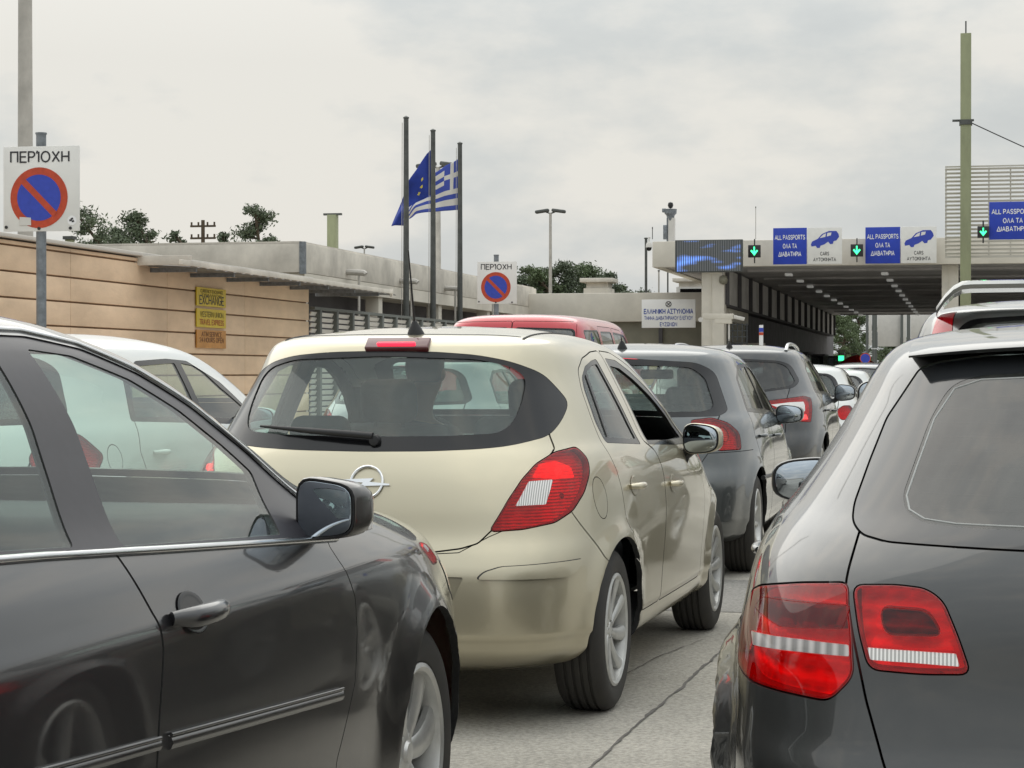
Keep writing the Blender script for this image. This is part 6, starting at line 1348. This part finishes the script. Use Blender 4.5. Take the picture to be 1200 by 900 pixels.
def small_car(key, u, v, L_, W_, H_, p, name, label, gl='glass_tint', lampz=(.95, .76), top_w=0.0, heading=0.0, rail=False, style='fine'):
    rows = scaled(ROWS_OPEL, 4.0, L_, .868, W_ / 2, 1.472, H_, top_w); k = H_ / 1.472; q = L_ / 4.0; kw = W_ / 1.736
    c = Car(key, rows, (.74 * q, 3.3 * q), 1.50 * kw, .31, p, ncol=30, nlev=56); c.root = empty(name); c.arches()
    tail(c, [(0, 1.365 * k), (-.46 * kw, 1.335 * k), (-.54 * kw, 1.28 * k), (-.64 * kw, 1.06 * k), (-.60 * kw, 1.02 * k), (0, 1.0 * k)], [(0, 1.34 * k), (-.43 * kw, 1.315 * k), (-.50 * kw, 1.26 * k), (-.585 * kw, 1.07 * k), (-.55 * kw, 1.045 * k), (0, 1.035 * k)], glass=M[gl])
    a, b = lampz
    lamp = Region(on(c, [('r', -.60 * kw, a - .04), ('r', -.66 * kw, a), ('s', .42 * q, a), ('s', .52 * q, (a + b) / 2), ('s', .42 * q, b), ('r', -.64 * kw, b), ('r', -.58 * kw, (a + b) / 2)]), (-.72, -.66, .05), .03)
    c.deep_lamp(lamp)
    c.panel('tailgate', Region([(.4, 0, 1.25 * k), (.4, -.5 * kw, 1.15 * k), (.4, -.60 * kw, 1.06 * k), (.2, -.60 * kw, .90 * k), (.1, -.57 * kw, .70), (0, 0, .66)], REAR, .02, half=True), .004, out=.4, inn=.4)
    dlo, panes = glasshouse(L_, .84 * q, 1.02 * k, .96 * k, 1.335 * k, 2.50 * q); ra, fr_ = doors_for(.86 * q, 1.66 * q, 2.66 * q, .99 * k, .355, .74 * q)
    flank(c, dlo, panes, (ra, fr_), handles=((1.02 * q, .86 * k), (1.84 * q, .84 * k)), glass=M[gl])
    cap = Region([Vector((.60 * q + .065 * math.cos(a_), -.8, .84 * k + .075 * math.sin(a_))) for a_ in [2 * math.pi * i / 16 for i in range(16)]], (-.1, -1, 0), 0); c.panel('fuel_flap', cap, .0022)
    c.ws = (1.08 * k, 1.34 * k, .68 * kw, .56 * kw)
    c.done(); c.wheels(style, .19, .205, M['hubcap'])
    light_bar(c, .46 * q, 1.368 * k, .26); c.mirror((2.25 * q, .90 * kw, 1.0 * k), (.12, .19, .13), p, rot=8, arm=.03)
    c.seats(1.55 * q, .90 * q, z=.50 * k, top=.58); c.dash(2.35 * q, 1.25 * kw, .93 * k); plate(c, 0, .54)
    c.place(u, v, heading, name, label, 'car', CAR_GROUP); return c
c = small_car('white_left', -4.90, 8.75, 4.5, 1.76, 1.495, P_WHITE, 'hatchback', 'white hatchback in the left lane, seen through and over the black saloon', 'glass_clear', (.985, .765), .02)
small_car('silver_left', -4.92, 17.3, 4.05, 1.74, 1.45, P_SILVER, 'hatchback', 'silver hatchback in the left lane, glimpsed through the rear glass of the champagne one', 'glass_clear', (.95, .75))
c = small_car('white_a', -2.17, 26.3, 4.05, 1.72, 1.40, P_WHITE, 'hatchback', 'small white hatchback ahead of the dark people carrier', 'glass_tint', (.86, .68))
small_car('white_b', -2.12, 32.2, 4.1, 1.72, 1.36, P_WHITE, 'hatchback', 'second white hatchback, farther from us than the one ahead of the people carrier', 'glass_dark', (.86, .70))
small_car('silver_far', -2.1, 42.5, 4.5, 1.74, 1.50, P_SILVER, 'saloon', 'silver saloon at the head of the queue before the round blue sign', 'glass_dark', (1.0, .80))

# ---- silver off-roader ahead of the graphite hatchback
rows = scaled(ROWS_OPEL, 4.0, 4.5, .868, .90, 1.472, 1.655, .03, -.06)
c = Car('suv', rows, (.86, 3.5), 1.55, .35, P_SILVER, ncol=36, nlev=70); c.root = empty('off_roader'); c.arches()
tail(c, [(0, 1.56), (-.44, 1.535), (-.50, 1.49), (-.60, 1.15), (0, 1.11)], [(0, 1.545), (-.42, 1.515), (-.475, 1.47), (-.57, 1.17), (0, 1.13)], glass=M['glass_dark'])
lamp = Region(on(c, [('r', -.50, 1.575), ('s', .74, 1.56), ('s', .68, 1.42), ('s', .56, 1.15), ('r', -.70, 1.10), ('r', -.60, 1.25), ('r', -.525, 1.45)]), (-.72, -.66, .05), .02)
c.lamp(lamp, M['lens_red_plain'])
dlo, panes = glasshouse(4.5, 1.0, 1.13, 1.08, 1.50, 2.85); flank(c, dlo, panes, ())
c.ws = (1.24, 1.52, .62, .52)
c.done(); c.wheels('alloy', .22, .22)
bm = bmesh.new(); V = []
for j in range(31):
    y = -.60 + 1.20 * j / 30; k = abs(y) / .60; dz = -.12 * max(0, (k - .76) / .24) ** 2.0; dx = .12 * k ** 3
    V.append([bm.verts.new((x + dx, y, z + dz)) for x, z in ((.66, 1.72), (.46, 1.722), (.30, 1.712), (.285, 1.695), (.30, 1.675), (.62, 1.668))])
for a, b in zip(V, V[1:]):
    for i in range(6): bm.faces.new((a[i], a[(i + 1) % 6], b[(i + 1) % 6], b[i]))
bm.faces.new(V[0]); bm.faces.new(V[-1][::-1]); bmesh.ops.recalc_face_normals(bm, faces=bm.faces)
me = bpy.data.meshes.new('spoiler'); bm.to_mesh(me); bm.free(); shade(me, 40); me.materials.append(P_SILVER); sp_ = new_obj('roof_spoiler', me, c.root)
c.seats(1.8, 1.1, z=.65); c.dash(2.7, 1.4, 1.05); plate(c, 0, .8); c.mirror((2.6, .98, 1.15), (.13, .2, .18), P_SILVER)
c.place(.47, 9.5, 0, 'off_roader', 'silver off-roader with raised roof spoiler and tall red lamps ahead of the graphite hatchback', 'car', CAR_GROUP)

# ---- red van
rows = [(.22, .12, 4.4, .78, 8, 4), (.28, .02, 4.6, .90, 9, 4), (.45, .0, 4.7, .935, 10, 4), (.60, .0, 4.72, .94, 10, 4), (.9, .03, 4.6, .94, 10, 4), (1.05, .045, 4.5, .935, 10, 4.2), (1.2, .07, 4.30, .915, 9, 4.6),
 (1.5, .14, 4.05, .86, 9, 5.5), (1.75, .21, 3.80, .80, 8, 5.5), (1.84, .25, 3.68, .765, 7, 5), (1.90, .32, 3.50, .70, 5, 4), (1.935, .50, 3.2, .55, 3.6, 3), (1.95, .8, 2.8, .30, 2.6, 2.4)]
c = Car('van', rows, (.95, 3.85), 1.62, .33, P_RED, ncol=36, nlev=70); c.root = empty('van'); c.arches()
for sg in (1, -1):
    r_ = Region([(.2, -sg * .035, 1.79), (.2, -sg * .70, 1.77), (.2, -sg * .755, 1.38), (.2, -sg * .035, 1.38)][::sg], REAR, .05); c.window(r_, [Region([(.2, -sg * .05, 1.775), (.2, -sg * .685, 1.755), (.2, -sg * .735, 1.395), (.2, -sg * .05, 1.395)][::sg], REAR, .045)], glass=M['glass_dark'], name='rear_window', out=.5, inn=.3)
lamp = Region(on(c, [('r', -.79, 1.30), ('s', .22, 1.30), ('s', .20, .95), ('r', -.82, .95)]), (-.72, -.66, .05), .02); c.lamp(lamp, M['lens_red'])
c.panel('rear_door', Region([(.1, -.003, 1.86), (.1, -.70, 1.85), (.1, -.77, 1.4), (.1, -.80, .62), (.1, -.003, .6)], REAR, .03), .003, both=True, out=.5, inn=.3)
for x0, x1 in ((.42, 1.22), (1.32, 2.12)):
    w1 = Region([(x0, -.8, 1.38), (x0 + .04, -.8, 1.76), (x1, -.8, 1.77), (x1, -.8, 1.38)], RIGHT, .05); c.window(w1, [Region([(x0 + .02, -.8, 1.395), (x0 + .06, -.8, 1.745), (x1 - .015, -.8, 1.755), (x1 - .015, -.8, 1.395)], RIGHT, .045)], both=True, glass=M['glass_dark'], inn=.25, name='side_window_frame')
w1 = Region([(2.24, -.8, 1.38), (2.24, -.8, 1.77), (3.05, -.8, 1.75), (3.45, -.8, 1.45), (3.5, -.8, 1.32), (2.6, -.8, 1.32)], RIGHT, .04); c.window(w1, [Region([(2.26, -.8, 1.395), (2.26, -.8, 1.755), (3.03, -.8, 1.735), (3.40, -.8, 1.45), (3.44, -.8, 1.34), (2.6, -.8, 1.34)], RIGHT, .035)], both=True, glass=M['glass_tint'], inn=.25, name='side_window_frame')
c.panel('sliding_door', Region([(1.27, -.8, 1.82), (1.27, -.8, .40), (2.17, -.8, .40), (2.17, -.8, 1.82)], RIGHT, .03), .003); c.panel('front_door', Region([(2.20, -.8, 1.82), (2.20, -.8, .40), (3.2, -.8, .40), (3.35, -.8, 1.0), (3.3, -.8, 1.3), (2.8, -.8, 1.80)], RIGHT, .03), .003, both=True)
c.ws = (1.30, 1.78, .74, .62)
c.done(); c.wheels('fine', .205, .21, M['hubcap']); c.mirror((3.0, 1.02, 1.33), (.12, .2, .26), M['black_plastic'], rot=6); c.seats(2.3, 1.3, z=.7); c.dash(3.2, 1.5, 1.15); plate(c, 0, .7)
c.place(-4.93, 22.1, 0, 'van', 'red van with dark twin rear windows in the left lane', 'van', CAR_GROUP)
# ---------------------------------------------------------------- the driver of the champagne hatchback
def skinned(name, joints, edges, m, parent, root=0, sub=2):
    me = bpy.data.meshes.new(name); me.from_pydata([j[:3] for j in joints], edges, []); o = new_obj(name, me, parent)
    sk = o.modifiers.new('skin', 'SKIN'); sk.use_smooth_shade = True
    for i, j in enumerate(joints):
        r = j[3] if isinstance(j[3], tuple) else (j[3], j[3]); me.skin_vertices[0].data[i].radius = r; me.skin_vertices[0].data[i].use_root = (i == root)
    sb = o.modifiers.new('sub', 'SUBSURF'); sb.levels = sub; sb.render_levels = sub
    bpy.context.view_layer.update(); dg = bpy.context.evaluated_depsgraph_get(); m2 = bpy.data.meshes.new_from_object(o.evaluated_get(dg)); o.modifiers.clear(); o.data = m2; m2.materials.clear(); m2.materials.append(m); shade(m2, 180); return o
skin = noisy(mat('skin', (.42, .25, .17), .55), 14, .12); shirt = noisy(mat('dark_shirt', (.035, .038, .05), .9), 20, .3); jeans = mat('jeans', (.04, .05, .09), .9); hair = noisy(mat('dark_hair', (.018, .014, .011), .7), 40, .4, bump=.4)
car_ = CARS['opel'].root; pr = empty('person', car_.location.copy(), car_.rotation_euler[2])
y = .30; x = 1.80; z = .56
J = [(x, y, z, (.15, .12)), (x - .02, y, z + .22, (.135, .11)), (x - .07, y - .01, z + .42, (.16, .11)), (x - .07, y - .03, z + .52, .075), (x - .06, y - .05, z + .60, .052),
     (x - .03, y - .06, z + .68, (.072, .085)), (x - .03, y - .06, z + .77, (.070, .088)), (x - .08, y + .17, z + .45, .060), (x + .10, y + .25, z + .24, .045), (x + .36, y + .18, z + .36, .034), (x + .43, y + .17, z + .39, (.040, .022)),
     (x - .08, y - .19, z + .43, .060), (x + .10, y - .27, z + .22, .045), (x + .36, y - .14, z + .34, .034), (x + .43, y - .13, z + .38, (.040, .022)), (x + .06, y + .10, z - .03, .095), (x + .45, y + .14, z + .04, .070), (x + .72, y + .12, z - .34, .045), (x + .06, y - .10, z - .03, .095), (x + .45, y - .12, z + .04, .070), (x + .72, y - .12, z - .34, .045)]
E = [(0, 1), (1, 2), (2, 3), (3, 4), (4, 5), (5, 6), (2, 7), (7, 8), (8, 9), (9, 10), (2, 11), (11, 12), (12, 13), (13, 14), (0, 15), (15, 16), (16, 17), (0, 18), (18, 19), (19, 20)]
body = skinned('body', J, E, skin, pr)
hc = Vector((x - .025, y - .06, z + .745))
mb = MB(); V = []
for i in range(13):
    a = R(-38 + 128 * i / 12); V.append([mb.bm.verts.new(hc + Vector((math.cos(t) * math.cos(a) * .098 - .012 - .02 * (math.cos(t) < 0), math.sin(t) * math.cos(a) * .083, math.sin(a) * .108 if not (math.cos(t) > .35 and a < .5) else max(math.sin(a) * .108, .055)))) for t in [2 * math.pi * k / 28 for k in range(28)]])
for a, b in zip(V, V[1:]):
    for k in range(28): mb.bm.faces.new((a[k], a[(k + 1) % 28], b[(k + 1) % 28], b[k]))
mb.build('hair', hair, pr, 80)
shirt_o = skinned('shirt', [(J[0][0], J[0][1], J[0][2], (.162, .132)), (J[1][0], J[1][1], J[1][2], (.147, .122)), (J[2][0], J[2][1], J[2][2], (.172, .122)), (J[3][0], J[3][1], J[3][2] - .01, .085), (J[7][0], J[7][1], J[7][2], .072), (J[8][0], J[8][1], J[8][2], .056), (J[11][0], J[11][1], J[11][2], .072), (J[12][0], J[12][1], J[12][2], .056), (J[9][0] - .05, J[9][1] + .01, J[9][2] - .02, .043), (J[13][0] - .05, J[13][1] - .02, J[13][2] - .02, .043)], [(0, 1), (1, 2), (2, 3), (2, 4), (4, 5), (5, 8), (2, 6), (6, 7), (7, 9)], shirt, pr)
for sg in (0, 1):   # five fingers closed on the wheel rim
    w = Vector(J[10 if sg == 0 else 14][:3])
    for k in range(4): mb = MB(); o_ = w + Vector((.03, (k - 1.5) * .018, .0)); ln_ = (.030, .034, .031, .024)[k]; mb.tube([o_, o_ + Vector((ln_, 0, .012)), o_ + Vector((ln_ + .012, 0, -.012)), o_ + Vector((ln_ - .008, 0, -.028))], [.0095, .009, .0085, .007], 8); mb.build('finger', skin, body, 70)
    mb = MB(); q_ = -1 if sg == 0 else 1; mb.tube([w + Vector((.0, .03 * q_, 0)), w + Vector((.03, .045 * q_, .006)), w + Vector((.055, .038 * q_, .002))], [.012, .011, .008], 8); mb.build('thumb', skin, body, 70)
hd = lambda a, b, c_: Vector((hc.x + a, hc.y + b, hc.z - .02 + c_))
for sg in (-1, 1):
    mb = MB(); mb.lathe([(0, -.010), (.022, -.006), (.030, .0), (.020, .008), (0, .006)], 14, 'y', Matrix.Translation(hd(-.005, sg * .078, -.01))); mb.build('ear', skin, body, 70)
    mb = MB(); mb.lathe([(0, -.011), (.008, -.008), (.011, 0), (.008, .008), (0, .011)], 12, 'x', Matrix.Translation(hd(.080, sg * .030, .0))); mb.build('eye', M['letter_white'], body, 70)
mb = MB(); mb.tube([hd(.082, 0, .01), hd(.100, 0, -.018), hd(.104, 0, -.034), hd(.085, 0, -.040)], [.008, .011, .013, .008], 8); mb.build('nose', skin, body, 70)
mb = MB(); mb.tube([hd(.084, -.024, -.062), hd(.092, 0, -.062), hd(.084, .024, -.062)], [.004, .007, .004], 8); mb.build('mouth', mat('lips', (.35, .13, .11), .5), body, 70)
mb = MB()
tag(pr, 'dark-haired driver in a dark shirt behind the wheel of the champagne hatchback', 'person'); mb.bm.free()
for o in (_tmpA, _tmpB): bpy.data.objects.remove(o)
